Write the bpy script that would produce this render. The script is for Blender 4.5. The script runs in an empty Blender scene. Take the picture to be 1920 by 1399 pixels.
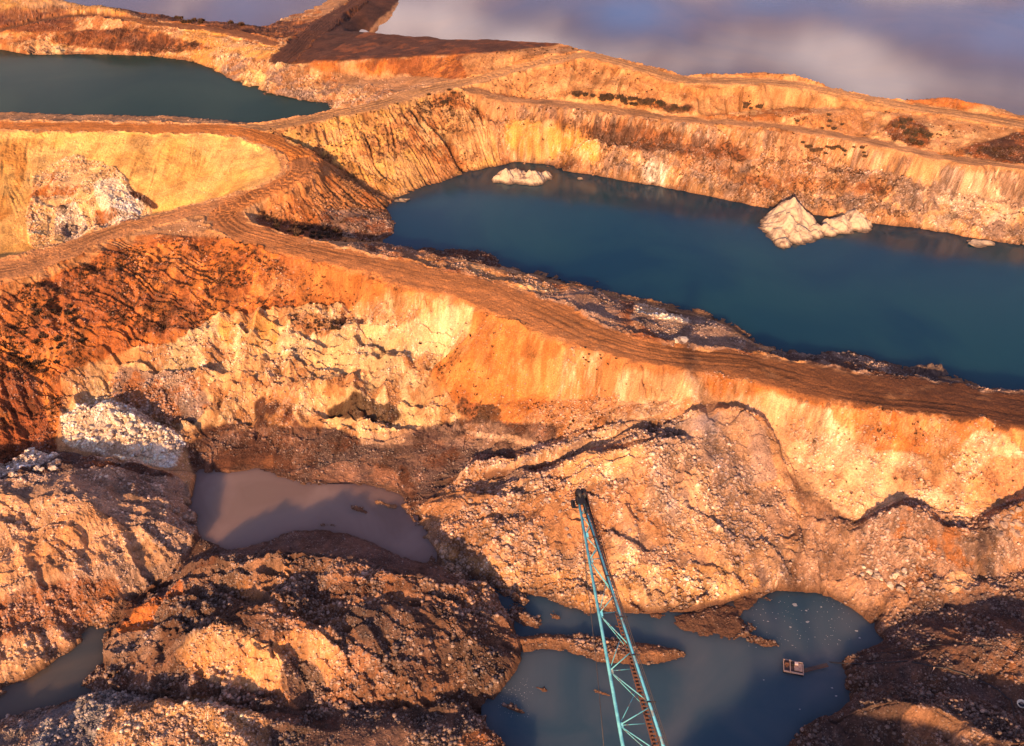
import bpy, math, random, os
import numpy as np
from mathutils import Vector, Matrix
from mathutils.geometry import delaunay_2d_cdt

random.seed(7)
rng = np.random.default_rng(7)
scene = bpy.context.scene
COL = scene.collection
R = math.radians

# ---------------------------------------------------------------- camera, sky, sun, exposure
CAM_H, PITCH, FPX = 120.0, R(37.0), 1500.0
cam_data = bpy.data.cameras.new('camera')
cam_data.sensor_width = 36.0
cam_data.lens = 36.0 * FPX / 1920.0
cam_data.clip_start, cam_data.clip_end = 0.5, 8000.0
cam = bpy.data.objects.new('camera', cam_data)
cam.location = (0, 0, CAM_H)
cam.rotation_euler = (R(90) - PITCH, 0, 0)
COL.objects.link(cam)
scene.camera = cam

SUN_EL, SUN_AZ = R(18.0), R(19.0)          # light travels towards +y and a little +x
world = bpy.data.worlds.new('World')
scene.world = world
world.use_nodes = True
wn, wl = world.node_tree.nodes, world.node_tree.links
wn.clear()
w_out = wn.new('ShaderNodeOutputWorld')
w_bg = wn.new('ShaderNodeBackground')
w_bg.inputs['Strength'].default_value = 0.12
sky = wn.new('ShaderNodeTexSky')
sky.sky_type = 'NISHITA'
sky.sun_disc = False
sky.sun_elevation = SUN_EL
sky.sun_rotation = R(180) + SUN_AZ
sky.air_density, sky.dust_density, sky.ozone_density = 1.0, 1.5, 2.0
# drifting evening clouds, seen in the reflections on the water
tc = wn.new('ShaderNodeTexCoord')
mp = wn.new('ShaderNodeMapping')
mp.inputs['Scale'].default_value = (1.5, 1.5, 5.5)
mp.inputs['Location'].default_value = (0.9, 0.0, 0.4)
nz = wn.new('ShaderNodeTexNoise')
nz.inputs['Scale'].default_value = 3.0
nz.inputs['Detail'].default_value = 5.0
nz.inputs['Roughness'].default_value = 0.5
rp = wn.new('ShaderNodeValToRGB')
rp.color_ramp.elements[0].position = 0.31
rp.color_ramp.elements[1].position = 0.50
rp2 = wn.new('ShaderNodeValToRGB')
rp2.color_ramp.elements[0].position = 0.48
rp2.color_ramp.elements[1].position = 0.66
rp2.color_ramp.elements[0].color = (2.6, 1.9, 2.4, 1)
rp2.color_ramp.elements[1].color = (12.5, 9.4, 8.4, 1)
hue = wn.new('ShaderNodeMix'); hue.data_type = 'RGBA'; hue.blend_type = 'MULTIPLY'
hue.inputs['Factor'].default_value = 1.0
hue.inputs[7].default_value = (0.80, 0.72, 0.95, 1)
mx = wn.new('ShaderNodeMix'); mx.data_type = 'RGBA'
wl.new(tc.outputs['Generated'], mp.inputs['Vector'])
wl.new(mp.outputs['Vector'], nz.inputs['Vector'])
wl.new(nz.outputs['Fac'], rp.inputs['Fac'])
wl.new(nz.outputs['Fac'], rp2.inputs['Fac'])
sepz = wn.new('ShaderNodeSeparateXYZ'); wl.new(tc.outputs['Generated'], sepz.inputs[0])
lowr = wn.new('ShaderNodeMapRange'); lowr.inputs[1].default_value = .30; lowr.inputs[2].default_value = .42; lowr.inputs[3].default_value = 1.0; lowr.inputs[4].default_value = .12
wl.new(sepz.outputs[2], lowr.inputs[0])
fm = wn.new('ShaderNodeMath'); fm.operation = 'MULTIPLY'; wl.new(rp.outputs['Color'], fm.inputs[0]); wl.new(lowr.outputs[0], fm.inputs[1])
wl.new(fm.outputs[0], mx.inputs['Factor'])
wl.new(sky.outputs['Color'], hue.inputs[6])
wl.new(hue.outputs[2], mx.inputs[6])
wl.new(rp2.outputs['Color'], mx.inputs[7])
wl.new(mx.outputs[2], w_bg.inputs['Color'])
wl.new(w_bg.outputs[0], w_out.inputs[0])

sun_data = bpy.data.lights.new('sun', 'SUN')
sun_data.energy = 5.0
sun_data.angle = R(1.5)
sun_data.color = (1.0, 0.585, 0.30)
sun = bpy.data.objects.new('sun', sun_data)
d = Vector((math.sin(SUN_AZ) * math.cos(SUN_EL), math.cos(SUN_AZ) * math.cos(SUN_EL), -math.sin(SUN_EL)))
sun.rotation_euler = d.to_track_quat('-Z', 'Y').to_euler()
sun.location = (-60, -150, 200)
COL.objects.link(sun)

scene.view_settings.view_transform = 'Standard'
scene.view_settings.look = 'None'
scene.view_settings.gamma = 1.0
scene.view_settings.exposure = 1.0
scene.render.engine = 'CYCLES'

# ---------------------------------------------------------------- surveying helpers
cp, sp = math.cos(PITCH), math.sin(PITCH)
def P(px, py, z):
    """ground point seen at (px, py) whose height is z"""
    a, b = (px - 960.0), -(py - 699.5)
    dx, dy, dz = a, FPX * cp + b * sp, -FPX * sp + b * cp
    t = (z - CAM_H) / dz
    return (dx * t, dy * t, z)

# fan shaped survey grid: columns spread with distance, rows dense where the slopes are near
G = float(os.environ.get('GRID', '1'))
NC = int(1500 * G)
U0, U1 = -0.86, 0.86
YK = np.array([-60., 20., 58., 75., 125., 165., 250., 350., 480., 760.])
RK = np.array([0., 30., 70., 210., 640., 860., 1200., 1500., 1570., 1620.]) * G
NR = int(RK[-1]) + 1
def row_of(y): return np.interp(y, YK, RK)
def y_of(r): return np.interp(r, RK, YK)
def spread(y): return np.maximum(y, 0) * cp + 72.0
def to_idx(x, y):
    x = np.asarray(x, float); y = np.asarray(y, float)
    return (x / spread(y) - U0) / (U1 - U0) * (NC - 1), row_of(y)

rows_y = y_of(np.arange(NR))
cols_u = np.linspace(U0, U1, NC)
GY = np.repeat(rows_y[:, None], NC, 1).astype(np.float32)
GX = (cols_u[None, :] * spread(rows_y)[:, None]).astype(np.float32)

def box1(a, r, ax):
    if r < 1: return a
    pad = [(0, 0), (0, 0)]; pad[ax] = (r + 1, r)
    c = np.cumsum(np.pad(a, pad, 'edge'), axis=ax, dtype=np.float64)
    n = a.shape[ax]
    if ax == 0: return ((c[2*r+1:2*r+1+n] - c[:n]) / (2*r+1)).astype(np.float32)
    return ((c[:, 2*r+1:2*r+1+n] - c[:, :n]) / (2*r+1)).astype(np.float32)
def blur(a, r, n=2):
    r = max(1, int(round(r * G)))
    for _ in range(n):
        a = box1(box1(a, r, 0), r, 1)
    return a

def hash2(ix, iy, seed=0):
    h = (ix.astype(np.int64) * 374761393 + iy.astype(np.int64) * 668265263 + seed * 1442695041) & 0xFFFFFFFF
    h = ((h ^ (h >> 13)) * 1274126177) & 0xFFFFFFFF
    h = (h ^ (h >> 16)) & 0xFFFFFF
    return (h.astype(np.float32) / 16777215.0)
def vnoise(x, y, seed=0):
    fx, fy = np.floor(x), np.floor(y)
    ix, iy = fx.astype(np.int32), fy.astype(np.int32)
    tx, ty = x - fx, y - fy
    tx = tx * tx * (3 - 2 * tx); ty = ty * ty * (3 - 2 * ty)
    a, b = hash2(ix, iy, seed), hash2(ix + 1, iy, seed)
    c, e = hash2(ix, iy + 1, seed), hash2(ix + 1, iy + 1, seed)
    return ((a + (b - a) * tx) * (1 - ty) + (c + (e - c) * tx) * ty).astype(np.float32)
def fbm(x, y, scale, octv=4, seed=0, rough=0.5):
    o, amp, tot = 0, 1.0, 0.0
    for k in range(octv):
        f = 2.03 ** k / scale
        ca, sa = math.cos(k * 1.1 + seed), math.sin(k * 1.1 + seed)
        o = o + amp * vnoise((x * ca - y * sa) * f + 17.3 * k, (x * sa + y * ca) * f + 5.1 * k, seed * 31 + k)
        tot += amp; amp *= rough
    return o / tot
def ridged(x, y, scale, octv=4, seed=0):
    o, amp, tot = 0, 1.0, 0.0
    for k in range(octv):
        f = 2.1 ** k / scale
        ca, sa = math.cos(k * 1.3 + seed), math.sin(k * 1.3 + seed)
        n = 1 - np.abs(2 * vnoise((x * ca - y * sa) * f + 11.3 * k, (x * sa + y * ca) * f + 3.7 * k, seed * 57 + k) - 1)
        o = o + amp * n * n
        tot += amp; amp *= 0.5
    return o / tot
def cells(x, y, scale, seed=0):
    """stones: returns dome height (0..1) and a random value per stone"""
    X, Y = x / scale, y / scale
    fx, fy = np.floor(X).astype(np.int32), np.floor(Y).astype(np.int32)
    best = np.full(x.shape, 9.0, np.float32); sec = np.full(x.shape, 9.0, np.float32)
    val = np.zeros(x.shape, np.float32)
    for i in (-1, 0, 1):
        for j in (-1, 0, 1):
            cx, cy = fx + i, fy + j
            h1, h2, h3 = hash2(cx, cy, seed), hash2(cx, cy, seed + 1), hash2(cx, cy, seed + 2)
            dx, dy = X - cx - h1, Y - cy - h2
            dd = np.sqrt(dx * dx + dy * dy) * (0.75 + 0.7 * h3)
            m = dd < best
            sec = np.where(m, best, np.minimum(sec, dd))
            val = np.where(m, h3, val)
            best = np.where(m, dd, best)
    edge = np.clip((sec - best) * 2.6, 0, 1)
    return np.sqrt(edge).astype(np.float32), val
def sstep(a, b, x):
    t = np.clip((x - a) / (b - a), 0, 1)
    return t * t * (3 - 2 * t)

# ---------------------------------------------------------------- relief: surveyed break lines
Z_MAIN, Z_LEFT, Z_FAR, Z_PIT, Z_MUD, Z_LOW = 20.0, 30.0, 28.0, 0.0, 1.5, 0.3
EXEC_LINES = True
LINES = []      # list of lists of world points (breaklines)
def L(*pts, ext=True):
    pts = list(pts)
    if ext:
        if pts[0][0] <= 5: pts.insert(0, (pts[0][0] - 480, pts[0][1]) + tuple(pts[0][2:]))
        if pts[0][0] >= 1915: pts.insert(0, (pts[0][0] + 480, pts[0][1]) + tuple(pts[0][2:]))
        if pts[-1][0] >= 1915: pts.append((pts[-1][0] + 480, pts[-1][1]) + tuple(pts[-1][2:]))
        if pts[-1][0] <= 5: pts.append((pts[-1][0] - 480, pts[-1][1]) + tuple(pts[-1][2:]))
    out = [P(*p[:3]) for p in pts]
    LINES.append(out)
    return out
def W(*pts): LINES.append([tuple(map(float, p)) for p in pts])
def behind(line, dy, z, dx=0, rel=False):
    LINES.append([(x + dx, y + dy, (zz + z) if rel else z) for x, y, zz in line])
def depth_in(line, dy, z):      # lake bed next to a shoreline
    behind(line, dy, z)

# --- far ridge against the far lake
c1 = L((0,-25,42),(100,-20,43),(170,0,40),(250,14,38),(330,28,36.5),(440,40,34.5),(480,43,33.5))
behind(c1, 11, 24.5)
c1b = L((500,44,31.5),(570,36,31.5),(630,5,31.5),(660,-20,31.5),(700,-60,31.5))
c1c = L((735,-60,31.5),(700,-14,31.5),(678,10,31.5),(645,44,31.5),ext=False)
L((755,-60,23),(712,-6,23),(692,12,23),(668,40,24),ext=False)
W((-30,420,22),(0,380,22),(0,480,22),(60,360,22),(120,420,22),(-40,470,22))
L((345,14,26),(480,22,26),(560,20,26),(600,2,26),(640,-30,26),(650,-60,26),ext=False); 
c2 = L((650,58,36),(700,60,37),(760,66,38),(860,72,41),(960,75,42.5),(1060,82,43.5),(1100,92,44.5),(1200,113,44),(1280,140,42.5),
       (1330,136,43),(1430,131,44.5),(1540,146,44.5),(1640,176,41.5),(1700,186,40.5),(1760,180,42),(1830,190,41),(1920,212,38.5))
behind(c2, 11, 24.5, 3)
W((-560,760,24),(560,760,24))
W((-300,500,25),(300,500,25))
# --- top left bank of the left lake
L((0,28,37.5),(130,16,38),(140,40,37),(0,44,36))
L((0,62,34.5),(130,62,35),(160,45,37),(200,18,41),(235,22,40.5),(262,50,37.5),(300,62,36.5),(380,68,36),(450,80,36),(525,112,36))
L((290,36,37.5),(370,50,36.8),(450,58,36.2),(520,72,36))
L((0,75,33.2),(120,72,33.2),(200,80,33.3),(300,80,33.2),(370,95,33),(430,112,33.3),(500,135,33.3),(560,140,33.5),(640,150,33.5))
sh_left_far = L((0,93,30),(60,104,30),(110,108,30),(150,103,30),(280,106,30),(330,110,30),(370,118,30),(410,135,30),(450,160,30),(500,172,30),(560,188,30),(620,200,30))
depth_in(sh_left_far, -6, 27.5)
sh_left_near = L((615,203,30.0),(560,214,30.0),(505,226,30.0),(455,231,30.0),(400,222,30.0),(300,216,30.0),(150,213,30.0),(0,208,30.0))
depth_in(sh_left_near[1:], 7, 27.5)
# --- dark plateau and its orange cliff
L((530,122,36),(640,113,38),(720,109,39.5),(860,100,42),(935,96,43))
L((640,138,34),(700,150,33.5),(760,144,35),(820,148,36.5),(872,151,38))
L((540,128,34.5),(600,140,34))
L((640,165,33),(700,170,33.5),(760,165,35),(800,155,36.8))
# --- upper road
L((0,226,34),(250,228,34.2),(400,232,34.2),(460,236,34.2),(560,221,35),(700,190,36.5),(800,160,37.5),(872,150.5,38.2),(960,124,40.5),(1040,104,43.6),(1100,98,44.2),(1200,118,43.6),(1280,143,42.4),(1450,148,43.6),(1600,172,41.4),(1700,193,40),(1800,206,39.4),(1920,226,38),ext=True)
L((0,245,34),(250,250,34),(400,254,34),(450,261,33.6),(500,280,32.7),(530,305,31.6),(522,325,30.7),(490,345,29.7),(470,357,29))
L((490,243,33.9),(560,232,34.8),(700,204,36.2),(800,172,37.4),(868,160,38),(960,138,40),(1050,116,43),(1120,114,43.6),(1200,137,42.6),(1290,158,41.6),(1440,160,42.6),(1600,188,40.6),(1720,206,39.2),(1800,220,38.4),(1920,240,37.6))
L((885,168,37.2),(960,181,36.4),(1070,188,36),(1200,204,36),(1290,216,36),(1340,212,36.2),(1450,200,37.5),(1560,197,38.6),(1620,200,39))
L((900,180,35.8),(1000,197,35.3),(1150,215,35.2),(1290,232,35),(1400,233,35.6),(1440,228,36.2))
L((1440,222,37),(1520,212,38.2),(1600,206,39),(1700,214,38.8),(1780,228,38.2),(1850,236,38.0),(1890,240,38))
L((1470,240,35.8),(1600,262,35.4),(1680,272,35),(1745,285,34.6),(1790,286,34.7),(1850,264,36.4),(1905,246,38))
L((1800,300,34.5),(1860,306,34.4),(1920,312,34.3))
# --- upper rim of the white cliff above the main lake
L((960,246,29),(1100,254,29),(1250,272,29),(1400,288,29),(1550,304,28.8),(1750,332,28.6),(1920,352,28.4))
L((960,258,28.2),(1100,268,28.2),(1250,287,28.2),(1400,304,28.1),(1550,322,27.9),(1750,350,27.6),(1920,368,27.4))
rim = L((900,186,34.8),(960,193,34.2),(1100,206,34.6),(1280,232,34.4),(1400,245,34.2),(1500,256,34.2),(1600,264,34),(1700,291,33.4),(1800,311,33),(1920,319,33))
L((930,292,22),(1000,292,22.4),(1100,312,22.3),(1250,335,22.5),(1400,362,22.5),(1600,385,23),(1700,405,22.5),(1920,440,22))
# main lake shore
sh_far = L((742,374,20),(770,364,20),(830,344,20),(880,325,20),(925,315,20),(960,305,20),(1030,310,20),(1070,325,20),(1120,330,20),(1200,345,20),(1300,362,20),(1380,378,20),(1440,392,20),(1500,402,20),(1560,408,20),(1640,421,20),(1750,435,20),(1820,450,20),(1920,462,20))
depth_in(sh_far[1:], -5, 17)
sh_near = L((738,380,20),(733,395,20),(745,415,20),(735,437,20),(712,453,20),(740,460,20),(800,464,20),(850,463,20),(905,468,20),(938,488,20),(950,505,20),(1010,515,20),(1100,545,20),(1200,573,20),(1260,585,20),(1330,598,20),(1385,618,20),(1410,640,20),(1440,655,20),(1520,664,20),(1600,663,20),(1680,687,20),(1790,703,20),(1840,726,20),(1920,736,20))
depth_in(sh_near[9:], 6, 17)
# --- fan between upper road and lake
L((870,163,38),(880,200,34.5),(905,250,28.3),(925,300,21.5))
L((700,208,35.8),(760,290,27.5),(800,345,20.8))
L((490,246,33.4),(545,272,30.6),(600,302,28),(670,340,24),(738,376,20.6))
L((508,250,33.6),(600,285,29.5),(680,328,25),(735,366,21))
L((585,248,33.5),(680,300,27),(760,362,20.9))
L((540,262,32.6),(585,285,31.2),(650,330,27.2),(700,362,23.4),(733,386,20.8))
L((568,300,31.6),(572,318,31),(540,346,29.8),(500,372,28.2),(475,385,27.4))
L((580,330,30),(600,370,26),(660,395,23),(715,420,20.8))
L((478,398,25.8),(520,415,24.3),(560,428,23),(610,440,21.8),(690,448,20.4))
L((455,400,27),(466,415,26.8),(500,435,26.7),(560,452,26.4),(620,462,26.2))
# --- loop and haul road (near edge, far edge)
L((-5,492,25.4),(100,466,25.7),(200,428,26.3),(300,398,27),(400,375,27.7),(450,362,28.5))
L((0,525,24.6),(100,490,25.3),(250,446,26.2),(380,432,26.6),(440,444,26.6),(520,462,26.3),(600,488,26),(700,516,25.8),(800,542,25.6),(880,562,25.4),(940,590,25.1),(1020,622,25),(1100,650,25),(1200,676,24.9),(1290,690,24.8),(1400,710,24.5),(1550,742,24.1),(1700,770,23.8),(1920,790,23.6))
L((640,464,26),(700,478,26),(800,505,25.7),(900,532,25.4),(960,550,25.2),(1040,580,25.1),(1120,612,25),(1200,640,24.9),(1290,655,24.8),(1400,660,24.6),(1500,682,24.3),(1600,703,24.0),(1700,716,23.8),(1920,744,23.6))
L((705,461,21.8),(760,468,24),(850,482,24.3),(940,508,24),(1010,527,23.6),(1100,556,23.4),(1200,585,23.2),(1290,604,23),(1360,615,22.4),(1400,640,21.2),(1500,668,21.5),(1580,668,22),(1640,682,21.6),(1700,706,21.2),(1790,716,21.0),(1840,731,21.4))
L((860,500,24.6),(1000,540,24.2),(1120,590,23.9),(1220,622,23.8),(1300,640,23.9))
# --- bowl floor left
L((-5,484,20.5),(100,463,20.5),(200,428,20.8),(300,397,22),(400,372,25.3),(455,356,28))
L((100,300,29.5),(160,290,30),(230,335,27.6),(285,383,23.8))
L((90,400,23.5),(140,385,25),(210,395,24.3),(265,402,22.4))
# --- big slope left of the pit
L((0,640,17.5),(120,640,17.2),(250,560,20.5),(400,530,21.5),(560,530,21.8))
L((0,862,6.0),(60,850,6),(112,770,9.0),(130,700,12.6),(260,652,14.5),(330,640,15),(400,600,16.8),(540,582,17.4),(660,580,17.3),(730,548,20),(870,572,22))
L((60,690,13),(90,760,9.5),(100,830,6.5))
# pale rubble bench
L((200,700,11.5),(330,690,12.2),(430,665,13.5),(520,660,14),(620,650,14.5),(720,640,15),(810,640,15.5))
L((300,740,9),(420,720,10.5),(520,720,10.8),(640,725,10.8),(760,720,11),(850,720,12))
L((360,800,4.5),(470,790,4.8),(520,745,8),(640,785,5.5),(760,790,5.6),(840,750,9),(870,790,6.2))
# wall below the haul road
L((1100,700,20.5),(1000,680,19.8),(920,660,19.6),(880,650,19))
L((880,740,10.5),(960,745,12),(1060,740,14),(1160,740,16.8),(1260,730,19))
L((900,850,4.2),(960,850,6),(1030,828,9.0),(1100,803,12.2),(1200,783,15.8),(1300,762,18.6),(1345,752,19.4),(1400,768,18.8),(1440,795,17.0),(1470,850,13.8),(1500,905,11),(1530,950,9.2),(1600,982,8.2),(1640,955,10.5),(1700,932,12.6),(1760,960,11.2),(1810,978,10.8),(1860,950,12.4),(1920,925,14.2))
L((1450,745,21.5),(1500,800,17.8),(1620,850,16.5),(1740,890,15.2),(1790,840,19),(1850,812,21),(1920,820,21.2))
# layered toe around the mud pit
L((350,872,2.2),(420,845,2.8),(520,850,2.8),(640,860,3),(740,880,2.8),(800,905,2.6),(835,915,3))
mudpond = L((365,885,1.5),(400,882,1.5),(470,882,1.5),(520,886,1.5),(545,905,1.5),(600,912,1.5),(640,905,1.5),(700,915,1.5),(740,930,1.5),(765,965,1.5),(800,1018,1.5),(802,1054,1.5),(750,1042,1.5),(690,1012,1.5),(640,996,1.5),(560,992,1.5),(500,1014,1.5),(450,1030,1.5),(400,1022,1.5),(372,1010,1.5),(355,950,1.5),(365,885,1.5))
L((430,920,0.9),(560,940,0.9),(680,950,0.9),(760,1010,1.0))
# --- left mound
L((345,890,3),(368,960,2.4),(372,1010,2),(345,1055,1.8),(300,1085,1.6),(250,1112,1.4),(205,1160,.8))
L((0,885,9.5),(80,868,9.6),(160,860,8.6),(230,858,7.5),(310,880,4.2))
L((0,955,12.5),(60,935,12.6),(150,950,11.8),(240,985,8.8),(330,990,4.6))
L((0,905,12.4),(80,890,11.8),(180,885,10),(280,905,7))
L((0,1118,7.2),(90,1086,7.4),(180,1066,7),(260,1050,5.4))
L((0,1135,5.4),(90,1102,5.8),(180,1082,5.8),(250,1075,4))
low_l = L((0,1302,.3),(60,1268,.3),(130,1220,.3),(165,1186,.3),(203,1165,.3))
# white heap
L((118,772,8),(160,752,8.2),(205,748,8.4),(260,768,7.4),(330,810,4.6))
L((118,795,9.4),(150,775,10.6),(195,762,11.4),(240,775,10.4),(300,805,7.4),(345,832,4.6))
L((120,842,7),(180,858,6),(250,872,4.6),(330,880,3.2))
L((0,875,9.9),(60,852,10.4),(118,850,9))
# --- middle mound
low_r = L((208,1166,.3),(196,1190,.3),(198,1240,.3),(165,1262,.3),(145,1290,.3),(200,1298,.3),(150,1310,.3),(110,1325,.3),(60,1340,.3),(0,1347,.3))
L((210,1200,2),(250,1110,2.2),(330,1078,3.5),(400,1052,7.5),(500,1036,9.6),(560,1040,9.2),(620,1046,7.8),(700,1075,5.4),(770,1090,5),(850,1095,4.4),(920,1150,2.2),(962,1195,1.0))
L((470,1090,8.8),(510,1115,9.2),(545,1140,9),(560,1168,9.6))
L((430,1060,8.6),(420,1110,6),(330,1130,5.5),(260,1200,3.5))
L((545,1100,5.5),(600,1130,5),(650,1110,6.5),(720,1078,8.4),(800,1075,8),(870,1095,6))
L((600,1160,5.6),(660,1150,6),(720,1125,6.6),(800,1115,7.2),(880,1140,5),(930,1180,2.6))
L((330,1240,5),(380,1205,7.6),(425,1184,9.2),(470,1195,8.8),(500,1210,8.2),(560,1172,9.6),(610,1195,8),(650,1230,6.4),(700,1240,6))
L((520,1215,7.2),(560,1250,5),(590,1280,3.2))
L((555,1180,8.8),(520,1245,7),(480,1300,3.2))
L((740,1150,7.8),(790,1130,8.2),(850,1160,7),(890,1210,4.5),(900,1260,2.4))
pond_l = L((966,1200,0),(985,1216,0),(975,1245,0),(940,1290,0),(915,1340,0),(920,1362,0),(985,1385,0),(1040,1420,0))
L((215,1292,1),(290,1306,1.6),(420,1328,1.8),(560,1335,2),(700,1325,2.6),(820,1335,2.2),(890,1320,1.4))
L((130,1340,2.5),(200,1335,4.6),(300,1322,6.6),(390,1322,7),(460,1342,5.6),(500,1352,4.6))
L((-150,1400,4),(0,1372,3.2),(60,1385,4))
L((500,1380,2.8),(620,1368,4.4),(740,1362,4.4),(820,1375,3.6),(900,1362,3),(990,1392,2.8))
# --- pit pond, right shore, spit
L((1040,1425,-.0),(1200,1440,0),(1380,1425,0),(1450,1402,0),(1500,1345,0),(1575,1312,0),(1572,1285,0),(1548,1248,0),(1562,1226,0),(1600,1215,0),(1640,1200,0),(1600,1150,0),(1535,1122,0),(1455,1114,0),(1420,1124,0),(1395,1152,0),(1310,1160,0.05),(1205,1152,0),(1130,1147,0),(1060,1141,0),(1010,1120,0),(950,1105,0),(905,1092,0),(880,1088,0.1))
L((968,1196,0.1),(1010,1190,.1),(1090,1186,.1),(1190,1200,.1),(1278,1216,.1),(1285,1226,.1),(1210,1238,.1),(1130,1232,.1),(1080,1218,.1),(1020,1206,.1),(992,1214,.1))
L((975,1203,1.0),(1060,1197,1.2),(1150,1210,1.2),(1250,1221,.8))
L((1050,1300,-1.5),(1200,1330,-1.8),(1400,1250,-1.5),(1500,1180,-1.2),(1560,1190,-.7))
L((1000,1160,-.4),(1130,1168,-.4),(1280,1190,-.3))
L((1010,1260,-.8),(1000,1320,-.8))
# --- rocky mound beside the boom
L((905,1086,.6),(860,1062,1.5),(815,1030,2.2),(800,1000,2.4),(785,960,2.4),(830,918,3.6),(880,880,5.6),(950,868,8.0),(1050,832,12.4),(1200,797,16.6),(1300,783,19.0),(1380,775,20),(1432,800,17.8),(1458,860,14.0),(1485,915,10.6),(1505,960,8.2),(1500,1040,5),(1460,1095,1.2),(1400,1112,.5))
L((925,893,4.2),(1000,878,6.8),(1100,846,10.2),(1200,820,13.2),(1270,816,14.6))
L((900,940,5.5),(960,905,7.6),(1050,876,11.6),(1130,849,15.4),(1180,836,17),(1240,832,17.2),(1290,850,16.2),(1340,880,14),(1400,910,12))
L((870,1000,4.5),(960,1000,5.8),(1060,985,7.6),(1170,980,8.6),(1280,985,8.4),(1400,990,7.6))
L((1380,900,13.2),(1330,860,15.6),(1310,810,17.8))
L((950,1060,2.6),(1100,1070,4.2),(1250,1080,4),(1380,1070,3.4))
# --- right gully and right mounds
L((1510,975,8),(1560,1040,5),(1620,1110,2.6),(1660,1170,1.2))
L((1600,1000,8.6),(1630,975,11.4),(1690,958,14.2),(1740,962,14),(1790,985,12.2),(1830,1000,11.4))
L((1600,1040,5.6),(1650,1075,5),(1700,1100,4.4),(1750,1110,5))
L((1770,1090,7),(1800,1062,8.4),(1835,1085,7))
L((1845,985,12.8),(1880,960,14.4),(1920,948,15.4))
L((1840,1080,6),(1920,1060,7))
L((1690,1180,2),(1750,1150,3.4),(1840,1130,5),(1920,1120,6))
L((1570,1230,1.0),(1640,1215,3),(1750,1215,6),(1920,1200,9))
L((1590,1290,1.2),(1680,1275,3.6),(1800,1300,5.0),(1920,1330,7))
L((1500,1385,1.4),(1560,1345,3.2),(1640,1318,7),(1700,1315,8.6),(1760,1330,9.6),(1840,1370,10.5),(1900,1420,11))
L((1640,1350,5.2),(1720,1340,6.8),(1780,1370,6.8))
# --- outside the frame: working bench the dragline stands on, shaped to shade the foreground
W((-190,50,8),(-110,48,7),(-60,46,5),(-30,47,4),(0,44,2.5),(18,42,2.5),(60,48,7),(110,56,16),(190,70,22))
W((-190,36,12),(-110,34,11),(-60,33,8),(-20,22,10),(4,15,14),(22,14,21),(50,20,22),(80,34,24),(130,44,28),(190,52,30))
W((-190,10,14),(-60,12,9),(-20,8,12),(20,4,22),(80,18,24),(190,20,30))
W((-200,-60,12),(-60,-60,12),(60,-60,22),(200,-60,30))

def build_relief():
    verts, zs, edges = [], [], []
    for ln in LINES:
        prev = None
        # densify long segments so that they stay straight in the world
        for k, (x, y, z) in enumerate(ln):
            ci, ri = to_idx(x, y)
            i = len(verts)
            verts.append(Vector((float(ci) / G, float(ri) / G))); zs.append(z)
            if prev is not None: edges.append((prev, i))
            prev = i
    # frame
    n0 = len(verts)
    W_, H_ = (NC - 1) / G, (NR - 1) / G
    for (cx, ry, z) in ((-200, -5, 12), (W_ + 200, -5, 30), (W_ + 200, H_ + 5, 24), (-200, H_ + 5, 24)):
        verts.append(Vector((cx, ry))); zs.append(z)
    vo, eo, fo, ov, oe, of = delaunay_2d_cdt(verts, edges, [], 0, 1e-3)
    V = np.array([[v[0], v[1]] for v in vo]) * G
    Z = np.full(len(vo), np.nan)
    for i, o in enumerate(ov):
        if len(o): Z[i] = float(np.mean([zs[j] for j in o]))
    bad = np.where(np.isnan(Z))[0]
    good = np.where(~np.isnan(Z))[0]
    for i in bad:
        dd = np.hypot(*(V[good] - V[i]).T) + 1e-3
        k = np.argsort(dd)[:3]
        Z[i] = float(np.sum(Z[good[k]] / dd[k]) / np.sum(1 / dd[k]))
        if os.environ.get('DBG'):
            c, r = V[i]; y = y_of(r); x = (c / (NC-1) * (U1-U0) + U0) * spread(y)
            a, b = x, y
            zz = Z[i] - CAM_H
            dep = b * cp - zz * sp; up = b * sp + zz * cp
            print('CROSS px', round(960 + FPX * a / dep), round(699.5 - FPX * up / dep), 'z', round(Z[i], 1))
    H = np.full((NR, NC), 20.0, np.float32)
    for f in fo:
        for q in range(1, len(f) - 1):
            t = [f[0], f[q], f[q + 1]]
            (x0, y0), (x1, y1), (x2, y2) = V[t[0]], V[t[1]], V[t[2]]
            z0, z1, z2 = Z[t[0]], Z[t[1]], Z[t[2]]
            a0, a1 = max(0, math.floor(min(x0, x1, x2))), min(NC - 1, math.ceil(max(x0, x1, x2)))
            b0, b1 = max(0, math.floor(min(y0, y1, y2))), min(NR - 1, math.ceil(max(y0, y1, y2)))
            if a1 < a0 or b1 < b0: continue
            D = (y1 - y2) * (x0 - x2) + (x2 - x1) * (y0 - y2)
            if abs(D) < 1e-9: continue
            xs = np.arange(a0, a1 + 1)[None, :]; ys = np.arange(b0, b1 + 1)[:, None]
            l0 = ((y1 - y2) * (xs - x2) + (x2 - x1) * (ys - y2)) / D
            l1 = ((y2 - y0) * (xs - x2) + (x0 - x2) * (ys - y2)) / D
            l2 = 1 - l0 - l1
            m = (l0 >= -1e-6) & (l1 >= -1e-6) & (l2 >= -1e-6)
            sub = H[b0:b1 + 1, a0:a1 + 1]
            sub[m] = (l0 * z0 + l1 * z1 + l2 * z2)[m]
    return H

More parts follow.
